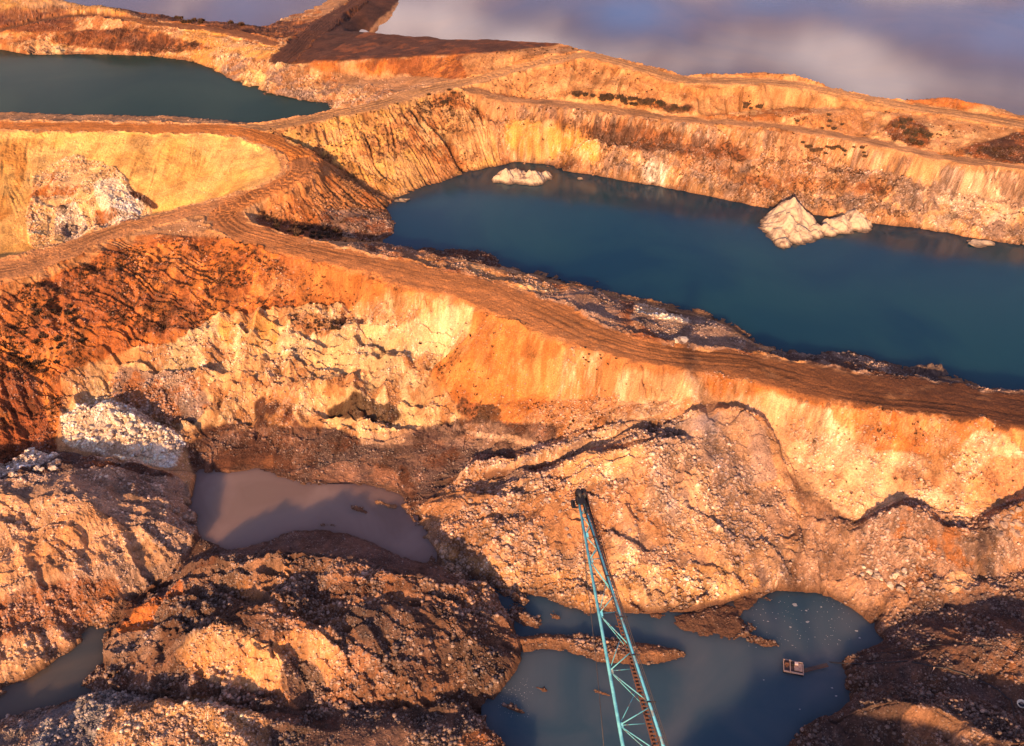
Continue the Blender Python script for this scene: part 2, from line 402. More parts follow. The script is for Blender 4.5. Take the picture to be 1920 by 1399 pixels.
def sample(A, ci, ri):
    ci = np.clip(ci, 0, NC - 1.001); ri = np.clip(ri, 0, NR - 1.001)
    c0, r0 = ci.astype(np.int32), ri.astype(np.int32)
    tc_, tr = (ci - c0).astype(np.float32), (ri - r0).astype(np.float32)
    return (A[r0, c0] * (1 - tc_) + A[r0, c0 + 1] * tc_) * (1 - tr) + (A[r0 + 1, c0] * (1 - tc_) + A[r0 + 1, c0 + 1] * tc_) * tr
def ground_z(x, y):
    ci, ri = to_idx(x, y)
    return sample(HZ, np.atleast_1d(ci), np.atleast_1d(ri))
def ground_at(pts):
    """walk the sight lines of pixels down to the relief, give world points"""
    pts = np.asarray(pts, float)
    a, b = pts[:, 0] - 960.0, -(pts[:, 1] - 699.5)
    dv = np.stack([a, FPX * cp + b * sp, -FPX * sp + b * cp], 1)
    dv /= np.linalg.norm(dv, axis=1)[:, None]
    t = np.full(len(pts), 70.0); done = np.zeros(len(pts), bool)
    for _ in range(1400):
        p = dv * t[:, None]; z = CAM_H + p[:, 2]
        g = ground_z(p[:, 0], p[:, 1])
        done |= (z <= g) | (t > 700)
        if done.all(): break
        stp = np.clip((z - g) * 0.5, 0.08, 3.0)
        t = np.where(done, t, t + stp)
    p = dv * t[:, None]
    return np.stack([p[:, 0], p[:, 1], CAM_H + p[:, 2]], 1)

HZ = build_relief()
# let the break lines wander a little, like real ground does
wx = (fbm(GX, GY, 14, 3, 3) - .5) * 5.0 + (fbm(GX, GY, 4, 3, 5) - .5) * 2.0
wy = (fbm(GX, GY, 14, 3, 4) - .5) * 3.4 + (fbm(GX, GY, 4, 3, 6) - .5) * 1.8
near = np.clip(GY / 200, .35, 1)
ci, ri = to_idx(GX + wx * near, GY + wy * near)
HZ = sample(HZ, ci, ri).astype(np.float32)
HZ = blur(HZ, 3, 2)
print('relief ok')

# ---------------------------------------------------------------- roads: centre lines (pixel, height, half width in metres)
def dense(line, step=1.5):
    pts = np.array(line, float); out = []
    # Catmull-Rom
    n = len(pts)
    for i in range(n - 1):
        p0, p1, p2, p3 = pts[max(i-1, 0)], pts[i], pts[i+1], pts[min(i+2, n-1)]
        m = max(2, int(np.linalg.norm((p2 - p1)[:2]) / step))
        for k in range(m):
            t = k / m
            out.append(.5 * ((2*p1) + (-p0+p2)*t + (2*p0-5*p1+4*p2-p3)*t*t + (-p0+3*p1-3*p2+p3)*t**3))
    out.append(pts[-1])
    return np.array(out)
ROADS = {
 'haul_road': ([(565,300,31.6,2.8),(563,318,31.3,2.8),(540,338,30.4,2.8),(500,358,29.3,2.8),(455,376,28.1,3),(428,392,27.4,3.4),(424,410,27.0,3.6),(445,430,26.8,3.4),(500,448,26.5,3.2),(600,475,26,3.4),(700,498,25.8,3.8),(800,522,25.6,4.4),(900,543,25.3,5.2),(1000,582,25.1,5.2),(1100,624,25,4.6),(1200,657,24.9,3.6),(1300,674,24.8,3.2),(1400,684,24.5,4),(1500,708,24.2,4.8),(1600,727,24,5),(1750,744,23.8,5),(1920,767,23.6,4.8),(2200,800,23.4,4.8)], 3.2),
 'upper_road': ([(-400,236,34),(0,236,34),(250,240,34.1),(400,243,34.1),(460,248,34),(520,268,33.2),(560,290,32),(565,300,31.6)], 3.0),
 'ridge_road': ([(430,244,34.1),(490,240,34.1),(560,227,34.9),(700,198,36.4),(800,168,37.4),(872,155,38.1),(960,131,40.3),(1050,110,43.3),(1110,105,44),(1200,128,43.2),(1285,150,42.1),(1450,154,43.1),(1600,180,41),(1710,200,39.6),(1800,213,38.9),(1920,233,37.8),(2300,290,36)], 2.6),
 'side_road': ([(-400,560,24.2,5),(0,508,25,4.6),(100,478,25.6,3.6),(200,440,26.2),(300,410,26.9),(400,386,27.6),(455,372,28.2)], 2.8),
 'bench_road': ([(880,166,37.4),(950,186,36),(1100,199,35.6),(1280,224,35.2),(1400,232,35.4),(1520,246,35.2),(1640,268,34.9),(1760,293,34.4),(1920,314,34),(2300,360,33)], 2.0),
 'farm_track': ([(0,56,35.2),(130,30,37.4),(240,36,38.6),(300,45,37.3),(420,58,36.4),(515,82,36.1)], 2.2),
 'causeway_road': ([(528,112,36.1),(560,84,35.8),(598,50,33.4,4.2),(634,24,32,3.6),(668,2,31.8,3.2),(705,-30,31.6,3.2)], 4.4),
}
RN = (fbm(GX, GY, 4, 4, 77, .65) - .5) * 4.6
ROADM = np.zeros((NR, NC), np.float32)      # strength of road surface
ROADD = np.zeros((NR, NC), np.float32)      # signed lateral offset
ROADS_ = np.zeros((NR, NC), np.float32)     # distance along
ROADID = np.zeros((NR, NC), np.int8)
for rid, (nm, (pl, hw)) in enumerate(ROADS.items()):
    c = dense([P(*p[:3]) + ((p[3] if len(p) > 3 else hw),) for p in pl])
    seg = np.hypot(*(np.diff(c[:, :2], axis=0)).T); s = np.concatenate([[0], np.cumsum(seg)])
    for i in range(0, len(c) - 1):
        x0, y0, z0, hw = c[i]; x1, y1, z1, _h = c[i + 1]
        pad = hw + 3.5
        xs = [min(x0, x1) - pad, max(x0, x1) + pad]; ys = [min(y0, y1) - pad, max(y0, y1) + pad]
        cc = [to_idx(xx, yy)[0] for xx in xs for yy in ys]
        a0, a1 = int(max(0, min(cc))), int(min(NC, max(cc) + 1))
        b0, b1 = int(max(0, row_of(ys[0]))), int(min(NR, row_of(ys[1]) + 1))
        if a1 <= a0 or b1 <= b0: continue
        X = GX[b0:b1, a0:a1]; Y = GY[b0:b1, a0:a1]
        dx, dy = x1 - x0, y1 - y0; l2 = dx*dx + dy*dy + 1e-9
        t = ((X - x0) * dx + (Y - y0) * dy) / l2
        tt = np.clip(t, 0, 1)
        ox, oy = X - x0 - tt * dx, Y - y0 - tt * dy
        dist = np.sqrt(ox*ox + oy*oy) + RN[b0:b1, a0:a1]
        lat = ((X - x0) * dy - (Y - y0) * dx) / math.sqrt(l2)
        m = 1 - sstep(hw * .85, hw + 2.6, dist)
        sl = (slice(b0, b1), slice(a0, a1))
        old = ROADM[sl]; up = m > old
        zz = z0 + tt * (z1 - z0)
        if not hasattr(build_relief, 'rz'):
            build_relief.rz = np.zeros((NR, NC), np.float32)
        rz = build_relief.rz
        rz[sl] = np.where(up, zz, rz[sl])
        ROADD[sl] = np.where(up, lat, ROADD[sl])
        ROADS_[sl] = np.where(up, s[i] + tt * seg[i], ROADS_[sl])
        ROADID[sl] = np.where(up & (dist < hw + .6), rid + 1, ROADID[sl])
        ROADM[sl] = np.where(up, m, old)
HZ = HZ * (1 - ROADM) + build_relief.rz * ROADM
def worldmask(wx_, wy_):
    ci, ri = to_idx(np.asarray(wx_), np.asarray(wy_))
    ci, ri = np.asarray(ci), np.asarray(ri)
    M = np.zeros((NR, NC), np.float32)
    b0, b1 = max(0, int(ri.min())), min(NR - 1, int(ri.max()) + 1)
    nx, ny = np.roll(ci, 1), np.roll(ri, 1)
    for r in range(b0, b1 + 1):
        y = r + .37
        m = (ri > y) != (ny > y)
        if not m.any(): continue
        xi = np.sort(ci[m] + (y - ri[m]) / (ny[m] - ri[m]) * (nx[m] - ci[m]))
        for k in range(0, len(xi) - 1, 2):
            a, b = max(0, int(math.ceil(xi[k]))), min(NC, int(xi[k + 1]) + 1)
            if b > a: M[r, a:b] = 1
    return M
WATERS = {
 'main_lake': ([(742,374),(770,362),(830,342),(880,322),(925,312),(960,300),(1030,306),(1070,322),(1120,328),(1200,343),(1300,360),(1440,390),(1560,404),(1640,417),(1750,432),(1920,460),(2300,520),(2400,830),(1920,733),(1840,722),(1790,698),(1680,681),(1600,657),(1520,660),(1440,646),(1415,630),(1385,604),(1330,582),(1260,568),(1200,556),(1100,530),(1010,503),(950,500),(938,492),(905,472),(850,466),(800,467),(740,463),(708,456),(733,437),(743,415),(731,395)], 20.0),
 'left_lake': ([(-430,85),(0,91),(60,102),(150,101),(280,104),(370,116),(410,133),(450,158),(500,170),(560,186),(622,199),(615,206),(560,217),(505,229),(455,233),(400,225),(300,219),(150,217),(0,212),(-430,205)], 30.0),
 'muddy_pond': ([(365,885),(470,882),(545,905),(600,912),(700,915),(740,930),(765,965),(802,1020),(802,1058),(750,1044),(640,998),(560,994),(450,1032),(372,1012),(355,950)], 1.5),
 'silty_channel': ([(-430,1400),(0,1347),(60,1340),(150,1310),(200,1298),(150,1285),(198,1240),(196,1190),(208,1166),(165,1186),(130,1220),(0,1302),(-430,1440)], .3),
 'pit_pond': ([(905,1107),(882,1090),(905,1090),(1010,1124),(1130,1152),(1300,1144),(1400,1118),(1455,1105),(1540,1110),(1610,1145),(1665,1205),(1580,1240),(1600,1320),(1500,1370),(1400,1500),(1000,1500),(905,1360),(925,1310),(965,1260),(978,1235),(966,1200),(958,1175),(935,1135)], .0),
}
NEAR = {}
for nm, (px, z) in WATERS.items():
    w = np.array([P(x, y, z) for x, y in px])
    M0 = worldmask(w[:, 0], w[:, 1])
    M = blur(M0, 4) + (fbm(GX, GY, 3.5, 4, 7) - .5) * .5 * (blur(M0, 7) > .02)
    ins = sstep(.5, .95, M); out = sstep(.46, .1, M) * (blur(M0, 10) > .01)
    HZ = HZ * (1 - ins) + np.minimum(HZ, z - .7) * ins
    if z > 10 or nm == 'muddy_pond':
        lift = np.maximum(HZ, z + .12)
        HZ = HZ * (1 - out) + lift * out
    NEAR[nm] = blur(M0, 9) > .02
SPIT = [(945,1196),(1010,1186),(1090,1186),(1190,1200),(1282,1214),(1290,1228),(1210,1243),(1130,1238),(1080,1224),(1020,1212),(985,1222)]
w = np.array([P(x, y, .5) for x, y in SPIT]); M = blur(worldmask(w[:, 0], w[:, 1]), 5)
HZ = np.maximum(HZ, np.where(M > .02, -.8 + 1.9 * M + .5 * (fbm(GX, GY, 2.5, 3, 8) - .5), -99))
MUDFLAT = [(1190,1148),(1300,1140),(1400,1112),(1440,1108),(1400,1140),(1395,1185),(1300,1200),(1240,1180)]
w = np.array([P(x, y, .2) for x, y in MUDFLAT]); M = blur(worldmask(w[:, 0], w[:, 1]), 8)
HZ = np.maximum(HZ, np.where(M > .02, -.62 + .72 * M + 1.1 * (fbm(GX, GY, 3.0, 5, 9, .6) - .5), -99))
for (ix, iy, sx_, sy_, hh) in ((968,1122,1.4,.8,.5),(985,1160,2.4,1.1,.8),(1048,1158,1.2,.7,.4),(1018,1293,1.5,.5,.35),(1125,1298,2.2,.5,.4),(1222,1305,1.3,.7,.4),(965,1330,2.6,.5,.35),(1410,1195,2.2,.7,.35),(670,955,1.5,.7,.5),(720,945,2.6,.9,.6),(1160,1175,1.6,.5,.35)):
    zl = 1.5 if iy < 1000 else 0.0
    cx, cy, _ = P(ix, iy, zl)
    g_ = np.exp(-(((GX - cx) / sx_) ** 2 + ((GY - cy + .4 * (GX - cx)) / sy_) ** 2) * .8)
    HZ = np.where(g_ > .05, np.maximum(HZ, zl - .4 + (hh * .6 + .4) * g_ + .7 * (fbm(GX, GY, 1.2, 3, 12) - .5)), HZ)
BASE = HZ.copy()
print('roads ok')

# ---------------------------------------------------------------- zones of soil: colour and texture strength
Cc = np.zeros((NR, NC, 3), np.float32); Cc[:] = (0.46, 0.28, 0.14)
RUB = np.full((NR, NC), .12, np.float32)     # rubble
RUB[:] = .12 + .5 * sstep(125, 105, GY)
Cc[:] = np.where((GY < 112)[..., None], np.array([.24, .14, .085], np.float32), Cc)
STR = np.full((NR, NC), .5, np.float32)      # erosion streaks
LMP = np.full((NR, NC), .35, np.float32)     # lumps
VEG = np.zeros((NR, NC), np.float32)         # dark weeds
n_edge = fbm(GX, GY, 5, 5, 11, .62)
n_a = fbm(GX, GY, 9, 5, 21, .6)
n_b = fbm(GX, GY, 3.5, 5, 31, .6)
n_c = fbm(GX, GY, 22, 4, 41, .55)
ZONEID = np.zeros((NR, NC), np.int8)
DIAG = np.zeros((NR, NC), np.float32)

def polymask(px_pts, step=14):
    pts = []
    n = len(px_pts)
    for i in range(n):
        (x0, y0), (x1, y1) = px_pts[i], px_pts[(i + 1) % n]
        m = max(1, int(math.hypot(x1 - x0, y1 - y0) / step))
        for k in range(m): pts.append((x0 + (x1 - x0) * k / m, y0 + (y1 - y0) * k / m))
    w = ground_at(pts)
    return worldmask(w[:, 0], w[:, 1])

def zone(pts, cols, soft=7, rub=None, strk=None, lmp=None, veg=None, amp=.55, mix=(1, 1), zid=None, op=1.0):
    M0 = polymask(pts)
    if zid is not None: ZONEID[M0 > .5] = zid
    M = blur(M0, soft)
    m = sstep(.38, .62, M + (n_edge - .5) * amp * (1 - np.abs(2 * M - 1))) * op
    rr = np.where(m.max(1) > 0)[0]
    if not len(rr): return M0
    s = slice(rr[0], rr[-1] + 1)
    mm = m[s]
    c = np.empty(mm.shape + (3,), np.float32); c[:] = cols[0]
    ns = (n_a, n_b, n_c)
    for k, cc in enumerate(cols[1:]):
        f = sstep(.47, .60, np.roll(ns[k % 3][s], 37 * k, 1))[..., None] * (.9 if k else 1)
        c = c * (1 - f) + np.array(cc, np.float32) * f
    Cc[s] = Cc[s] * (1 - mm[..., None]) + c * mm[..., None]
    for arr, v in ((RUB, rub), (STR, strk), (LMP, lmp), (VEG, veg)):
        if v is not None: arr[s] = arr[s] * (1 - mm) + v * mm
    return M0

CREAM, YEL, ORA = (.56,.37,.185), (.60,.35,.10), (.46,.185,.05)
OBR, RBR, DBR = (.34,.145,.05), (.22,.085,.035), (.10,.048,.030)
CHK, GRP, TAN = (.74,.65,.50), (.27,.19,.145), (.40,.215,.09)
BLK, SHL, TEAL = (.045,.028,.022), (.12,.082,.07), (.17,.18,.18)
X0, X1 = -430, 2350
# far things first
zone([(X0,-60),(560,-60),(620,60),(640,205),(X0,210)], [CREAM, TAN, OBR, YEL], rub=.5, strk=.6, lmp=.7)
zone([(X0,-60),(165,-60),(165,5),(120,16),(X0,22)], [YEL, CREAM], rub=.3)
zone([(X0,20),(140,16),(140,60),(X0,66)], [OBR, RBR], strk=.1, lmp=.2)
zone([(170,0),(330,28),(480,42),(640,35),(640,60),(520,72),(300,40)], [OBR, RBR, DBR], strk=.1, veg=.7)
zone([(100,60),(240,50),(420,90),(300,100),(100,82)], [RBR, OBR, DBR], veg=.6)
zone([(380,90),(540,120),(640,160),(730,165),(740,190),(620,204),(440,160)], [CREAM, GRP, TAN], rub=.9, strk=.8, lmp=1)
zone([(50,98),(58,78),(92,72),(128,92),(108,108)], [CREAM, (.7,.55,.3)], rub=.8, lmp=1.5, soft=4)
zone([(455,165),(450,150),(473,126),(496,138),(505,172)], [(.66,.5,.22), CREAM], rub=.6, lmp=1.5, soft=4)
zone([(515,120),(545,70),(640,54),(860,68),(1060,80),(1060,93),(930,98),(862,102),(650,115)], [DBR, RBR, DBR], rub=0, strk=0, lmp=.15)
zone([(530,120),(590,62),(640,22),(690,-60),(800,-60),(730,20),(680,62),(575,120)], [DBR, (.07,.035,.022)], rub=0, strk=0, lmp=.1, soft=4)
zone([(545,118),(650,114),(862,102),(940,96),(930,118),(880,150),(800,146),(760,140),(690,140),(600,135)], [OBR, ORA, RBR], rub=.1, strk=.8)
zone([(860,104),(1060,84),(1100,88),(1200,110),(1280,137),(1430,128),(1560,145),(1700,182),(X1,290),(X1,330),(1720,275),(1560,200),(1440,208),(1290,222),(1000,190),(880,165)], [(.54,.33,.15), (.50,.28,.12), TAN], rub=.08, strk=.8, lmp=.35, veg=.1)
zone([(1690,186),(1760,176),(1840,188),(1840,205),(1700,200)], [ORA, OBR], rub=.2)
zone([(880,165),(1000,185),(1290,218),(1500,200),(1600,240),(X1,300),(X1,360),(1700,295),(1400,250),(1100,212),(900,190)], [TAN, CREAM, OBR], rub=.15, strk=.2, lmp=.2, veg=.2)
zone([(1440,225),(1600,206),(1700,212),(1800,230),(1850,240),(1800,285),(1740,285),(1600,265),(1480,245)], [CREAM, TAN, (.42,.24,.12)], rub=.1, strk=.8)
zone([(1660,225),(1700,215),(1740,240),(1745,284),(1700,275),(1660,255)], [RBR, DBR, OBR], rub=.5, veg=.8, lmp=1)
zone([(1790,283),(1850,264),(1920,243),(X1,260),(X1,330),(1920,308),(1850,304)], [DBR, (.06,.035,.025), RBR], rub=.4, veg=.6)
zone([(1060,172),(1150,178),(1300,198),(1330,210),(1280,214),(1150,192)], [DBR, RBR, TAN], veg=1.0)
# slope above the main lake
zone([(905,188),(1100,206),(1280,232),(1500,256),(1600,264),(1700,291),(1920,319),(X1,350),(X1,520),(1920,462),(1750,435),(1560,408),(1300,362),(1070,325),(940,305)], [(.50,.31,.16), (.36,.19,.09), GRP, (.46,.27,.14)], rub=.8, strk=1.1, lmp=1.1, veg=.6)
zone([(940,215),(1100,240),(1150,300),(1020,305),(950,290)], [YEL, CREAM], rub=.5, strk=1, lmp=.6, veg=.15)
zone([(1290,238),(1500,262),(1480,275),(1300,262)], [YEL, (.5,.28,.1)], rub=.4)
zone([(1000,215),(1150,225),(1300,262),(1420,280),(1400,300),(1250,290),(1050,250)], [OBR, RBR, DBR], op=.8, veg=1, rub=.5)
zone([(1500,268),(1640,290),(1620,300),(1520,285)], [DBR, RBR], veg=1, soft=5, amp=1.2)
zone([(1280,300),(1450,330),(1700,350),(1690,370),(1450,350),(1300,325)], [OBR, RBR, TAN], op=.8, veg=1, strk=1)
zone([(1720,310),(1920,320),(X1,350),(X1,500),(1920,455),(1760,430),(1650,380)], [CREAM, (.6,.47,.33), GRP], rub=.8, strk=.8, lmp=1, veg=.1)
zone([(930,290),(1060,290),(1120,315),(1200,335),(1440,385),(1440,396),(1200,350),(1060,326),(1010,306),(930,315)], [RBR, DBR, TAN], op=.8, rub=.4, veg=.4)
zone([(1190,300),(1240,305),(1290,330),(1280,350),(1200,335)], [CHK, CREAM], rub=.8, lmp=1.2)
# fan
zone([(490,240),(700,200),(872,163),(900,190),(940,300),(925,316),(830,346),(742,376),(600,302)], [(.55,.35,.15), TAN, (.58,.38,.13)], rub=.15, strk=1.2, lmp=.5, veg=.35)
zone([(800,180),(872,165),(905,200),(930,290),(880,310),(800,300),(750,220)], [TAN, OBR, CREAM], strk=1.2, veg=.8, op=.8)
zone([(620,270),(700,330),(770,340),(740,372),(690,350)], [(.56,.32,.10), YEL], strk=1)
# bowl
zone([(X0,242),(250,250),(400,254),(455,262),(510,285),(530,305),(520,330),(455,356),(300,398),(200,430),(0,487),(X0,600)], [(.70,.47,.17), (.66,.42,.13)], rub=.03, strk=.35, lmp=.12)
zone([(0,262),(55,262),(45,330),(20,400),(0,420),(X0,400),(X0,262)], [(.58,.31,.08), (.66,.42,.13)], rub=.0, strk=.6, soft=9)
zone([(60,330),(110,300),(150,290),(210,310),(290,385),(255,420),(160,445),(60,470),(50,420)], [(.62,.44,.2), ORA, (.7,.5,.26)], rub=.6, strk=.5, lmp=1.1)
zone([(175,345),(215,335),(270,380),(260,405),(200,408),(180,380)], [CHK, (.85,.78,.66)], rub=.8, lmp=1.2, soft=4)
zone([(105,380),(140,375),(165,420),(150,450),(100,440)], [CHK, BLK, GRP], rub=1, lmp=1.2, soft=4)
zone([(250,350),(300,385),(290,390),(240,362)], [DBR, BLK], soft=2)  # dark strip painting the shaded right side of the white rock
zone([(175,392),(262,402),(255,420),(180,425)], [DBR, CHK, OBR], soft=3, rub=.8)
# hump and hollow
zone([(560,262),(650,320),(742,376),(745,440),(705,455),(560,450),(470,410),(480,388),(560,330)], [(.40,.20,.08), OBR, TAN], rub=.15, strk=1, lmp=.5, veg=.3)
zone([(600,390),(735,395),(742,440),(700,452),(600,440)], [GRP, (.25,.16,.11), RBR], rub=.4, strk=.8)
zone([(470,400),(560,415),(640,425),(640,450),(560,448),(490,425)], [RBR, DBR], veg=.7, strk=.3)  # weedy hollow, its shade put into the soil colour
# haul road shoulders and lake-side berm
zone([(640,460),(760,462),(900,500),(1000,520),(1260,588),(1400,640),(1440,656),(1440,668),(1300,655),(1200,640),(1000,570),(800,508)], [(.32,.18,.10), TAN, RBR, GRP], rub=.3, strk=.4, lmp=1.1)
zone([(820,482),(1000,522),(1060,550),(1000,552),(860,508)], [CREAM, GRP, TAN], rub=.6, lmp=1)
zone([(1200,570),(1330,598),(1400,640),(1400,655),(1250,640),(1180,600)], [(.22,.15,.11), (.3,.22,.16), GRP], rub=.4, lmp=.6)
zone([(1190,560),(1260,588),(1300,600),(1290,612),(1190,590)], [CREAM, CHK], rub=.8, op=.8)
zone([(740,458),(850,460),(905,466),(940,488),(940,503),(820,480)], [DBR, SHL], rub=.5, lmp=.7, soft=4)
zone([(1440,655),(1520,660),(1600,660),(1700,690),(1850,728),(1920,734),(1920,748),(1700,716),(1500,680),(1400,656)], [SHL, DBR, GRP], rub=.5, lmp=.6, soft=5)
# terrace and the big slope on the left
zone([(X0,640),(0,500),(100,470),(255,440),(440,445),(440,460),(260,470),(100,560),(X0,740)], [(.50,.30,.14), TAN, OBR], rub=.1, strk=.3, lmp=.7)
zone([(X0,700),(0,560),(140,500),(250,452),(440,446),(600,488),(740,530),(690,572),(640,590),(540,585),(400,600),(335,645),(260,652),(130,702),(112,770),(100,850),(0,875),(X0,960)], [(.54,.22,.055), (.46,.175,.045), (.34,.125,.04)], rub=.18, strk=.6, lmp=.9, veg=.75)
zone([(X0,640),(0,560),(180,490),(320,560),(440,610),(330,645),(200,600),(0,660),(X0,760)], [(.38,.145,.045), (.28,.10,.04), (.20,.075,.035)], strk=.4, lmp=1.2, veg=1, op=.7)
DIAG += blur(polymask([(X0,560),(0,494),(110,466),(250,448),(380,470),(430,560),(440,610),(330,645),(260,652),(130,702),(112,770),(60,850),(X0,900)]), 14)
zone([(0,700),(60,690),(110,850),(0,868),(X0,900),(X0,740)], [(.24,.085,.035), OBR], strk=1.1, veg=.7, rub=.3)
zone([(560,490),(740,522),(860,560),(760,556),(700,570),(640,600),(560,580)], [(.50,.22,.07), ORA], strk=.6, veg=.35, rub=.08)
zone([(470,510),(590,480),(580,520),(540,560),(480,560)], [ORA, (.55,.3,.12)], op=.5)
# wall, orange and pale
zone([(840,555),(880,562),(1020,625),(1180,675),(1120,780),(960,800),(840,750),(790,690)], [(.54,.25,.075), (.57,.31,.11), ORA], rub=.10, strk=.5, lmp=.25, veg=.16)
zone([(1040,640),(1300,690),(1340,700),(1330,750),(1200,785),(1030,828),(960,800),(1060,730)], [(.62,.43,.25), (.52,.31,.15), (.46,.23,.09)], rub=.35, strk=.5, lmp=.4, veg=.2)
zone([(1100,655),(1200,676),(1180,720),(1120,715)], [OBR, ORA], op=.7)
zone([(1180,700),(1330,705),(1320,750),(1150,760)], [(.66,.48,.29), CREAM], op=.8, rub=.15)
zone([(1290,690),(1440,715),(1920,792),(X1,850),(X1,980),(1920,930),(1810,975),(1700,932),(1600,980),(1530,950),(1460,860),(1400,768)], [(.62,.44,.26), (.55,.34,.17), (.66,.48,.30)], rub=.45, strk=.6, lmp=.6, veg=.12)
zone([(1285,690),(1440,715),(1920,792),(X1,850),(X1,905),(1920,850),(1850,800),(1760,860),(1640,850),(1560,790),(1440,750),(1330,745)], [(.46,.20,.06), ORA, (.54,.29,.12)], rub=.3, strk=.7, lmp=.6, veg=.1)
zone([(1740,800),(1840,795),(1830,830),(1770,880),(1740,890),(1700,840)], [(.40,.18,.065), (.5,.27,.11)], strk=.7, soft=16, amp=1.4, op=.75)
zone([(1860,850),(1920,860),(X1,900),(X1,1000),(1920,935),(1800,960),(1820,900)], [(.55,.27,.12), CREAM], rub=.15, op=.8)
# pale rubble bench
zone([(118,702),(260,650),(335,640),(400,598),(540,582),(650,575),(730,545),(870,560),(890,620),(800,690),(850,750),(870,795),(760,830),(500,800),(340,830),(115,775)], [(.62,.47,.25), CREAM, TAN], rub=.45, strk=.4, lmp=2.0, veg=.08)
zone([(220,690),(350,690),(400,760),(360,800),(250,770),(200,740)], [GRP, (.4,.3,.22), OBR], rub=.9, lmp=1)
zone([(400,610),(500,600),(560,640),(480,660),(410,640)], [(.70,.58,.36), YEL], rub=.3, op=.8)
zone([(620,620),(760,600),(900,570),(860,640),(700,690),(600,680)], [(.68,.53,.28), (.7,.58,.36)], rub=.35, op=.8)
zone([(470,745),(540,740),(560,800),(640,840),(500,830),(360,830),(380,800),(480,790)], [RBR, DBR, TAN], rub=.4, lmp=.8, strk=.4)
zone([(610,752),(680,748),(762,762),(740,786),(640,788),(606,770)], [BLK, DBR], veg=1, soft=5, amp=1.5, op=.9)
zone([(840,744),(945,760),(930,795),(880,800)], [BLK, DBR, RBR], veg=1, soft=6, amp=1.6, op=.9)
zone([(520,590),(600,600),(660,600),(640,630),(560,620)], [OBR, RBR], veg=.9, op=.7)
for (x, y, w, h) in ((1180,720,60,34),(1010,700,50,40),(900,600,40,24),(1500,800,70,26),(1620,820,60,24),(1700,900,60,30),(1560,900,40,24),(1860,900,40,30),(960,770,60,20),(1260,740,40,16)):
    zone([(x-w,y),(x-w*.5,y-h),(x+w*.4,y-h*.8),(x+w,y-h*.1),(x+w*.6,y+h),(x-w*.4,y+h*.9)], [OBR, (.40,.17,.06)], soft=12, amp=1.7, op=.5, veg=.4)
# layered shale at the toe
zone([(350,830),(480,800),(620,800),(700,830),(860,780),(960,790),(1060,800),(1030,830),(900,880),(850,920),(780,960),(740,930),(540,905),(360,890)], [SHL, (.20,.115,.08), DBR], rub=.35, strk=1.2, lmp=.5)
zone([(660,820),(860,790),(930,790),(1020,830),(940,850),(800,830),(720,840)], [GRP, (.30,.18,.11), SHL], strk=1.3, rub=.2, op=.8)
zone([(680,812),(760,815),(760,830),(670,832)], [(.55,.40,.26)], op=.9, soft=3)
zone([(870,805),(960,815),(1030,835),(1020,842),(950,828),(870,812)], [(.55,.42,.30)], op=.8, soft=2)
zone([(400,850),(480,820),(520,850),(560,880),(520,890),(400,885)], [(.17,.08,.04), DBR], rub=.2, strk=.3)
zone([(540,900),(640,860),(740,880),(780,960),(740,930),(640,905)], [(.26,.15,.10), SHL], rub=.15, strk=.6)
# left mound
zone([(X0,1000),(0,890),(80,870),(180,860),(290,880),(350,900),(370,980),(372,1020),(330,1070),(250,1115),(205,1165),(130,1225),(60,1270),(0,1305),(X0,1500)], [(.42,.27,.16), (.32,.185,.105), (.52,.35,.20), (.34,.25,.19)], rub=.5, strk=.6, lmp=1.5)
zone([(X0,1040),(0,930),(120,930),(280,1000),(330,1050),(180,1060),(0,1110),(X0,1220)], [(.56,.37,.21), (.60,.42,.25), (.48,.28,.13)], rub=.35, lmp=1.5, op=.8)
zone([(X0,1260),(0,1130),(90,1100),(240,1080),(200,1150),(60,1200),(0,1210),(X0,1350)], [(.27,.115,.05), OBR, RBR], rub=.55, op=.85)
zone([(0,870),(60,848),(130,845),(200,870),(300,880),(340,900),(200,880),(60,895),(0,905)], [DBR, RBR, SHL], rub=.4, soft=5)  # shadow behind the mound crest, painted as a dark strip
zone([(X0,905),(0,868),(60,848),(118,852),(60,885),(0,900),(X0,960)], [CHK, GRP, (.66,.58,.46)], rub=1, lmp=1, soft=4, zid=4)
zone([(112,780),(160,755),(205,750),(270,775),(350,830),(330,878),(240,868),(170,850),(118,830)], [CHK, (.78,.7,.56), (.6,.5,.36)], rub=1.2, lmp=1, soft=5)
# middle mound
zone([(205,1160),(250,1110),(330,1076),(420,1045),(500,1032),(620,1040),(760,1078),(880,1095),(960,1190),(985,1215),(970,1250),(930,1300),(915,1340),(700,1330),(420,1335),(290,1308),(210,1295),(195,1240)], [(.17,.10,.065), (.11,.065,.045), (.22,.155,.115), (.28,.15,.08)], rub=.75, strk=.7, lmp=1.9)
zone([(240,1120),(340,1080),(350,1110),(290,1140),(280,1180),(215,1190)], [(.42,.16,.045), (.3,.11,.035)], rub=.3)
zone([(400,1060),(500,1040),(560,1050),(540,1100),(460,1110),(400,1100)], [(.42,.24,.11), (.3,.19,.12)], rub=.7, op=.8)
zone([(320,1235),(380,1200),(425,1180),(510,1205),(560,1168),(620,1195),(660,1260),(560,1300),(400,1290)], [(.52,.29,.115), (.44,.25,.12), CREAM], rub=.3, strk=.7, lmp=1.3, op=.95)
zone([(545,1215),(590,1240),(620,1300),(560,1330),(520,1290)], [(.11,.075,.055), SHL], rub=.9, op=.9)  # shaded flank of the peak ridge, painted dark
zone([(520,1120),(640,1100),(760,1095),(860,1110),(900,1140),(780,1112),(640,1130),(560,1150)], [BLK, DBR], rub=.6, op=.7)  # ridge shadow painted into the ground colour
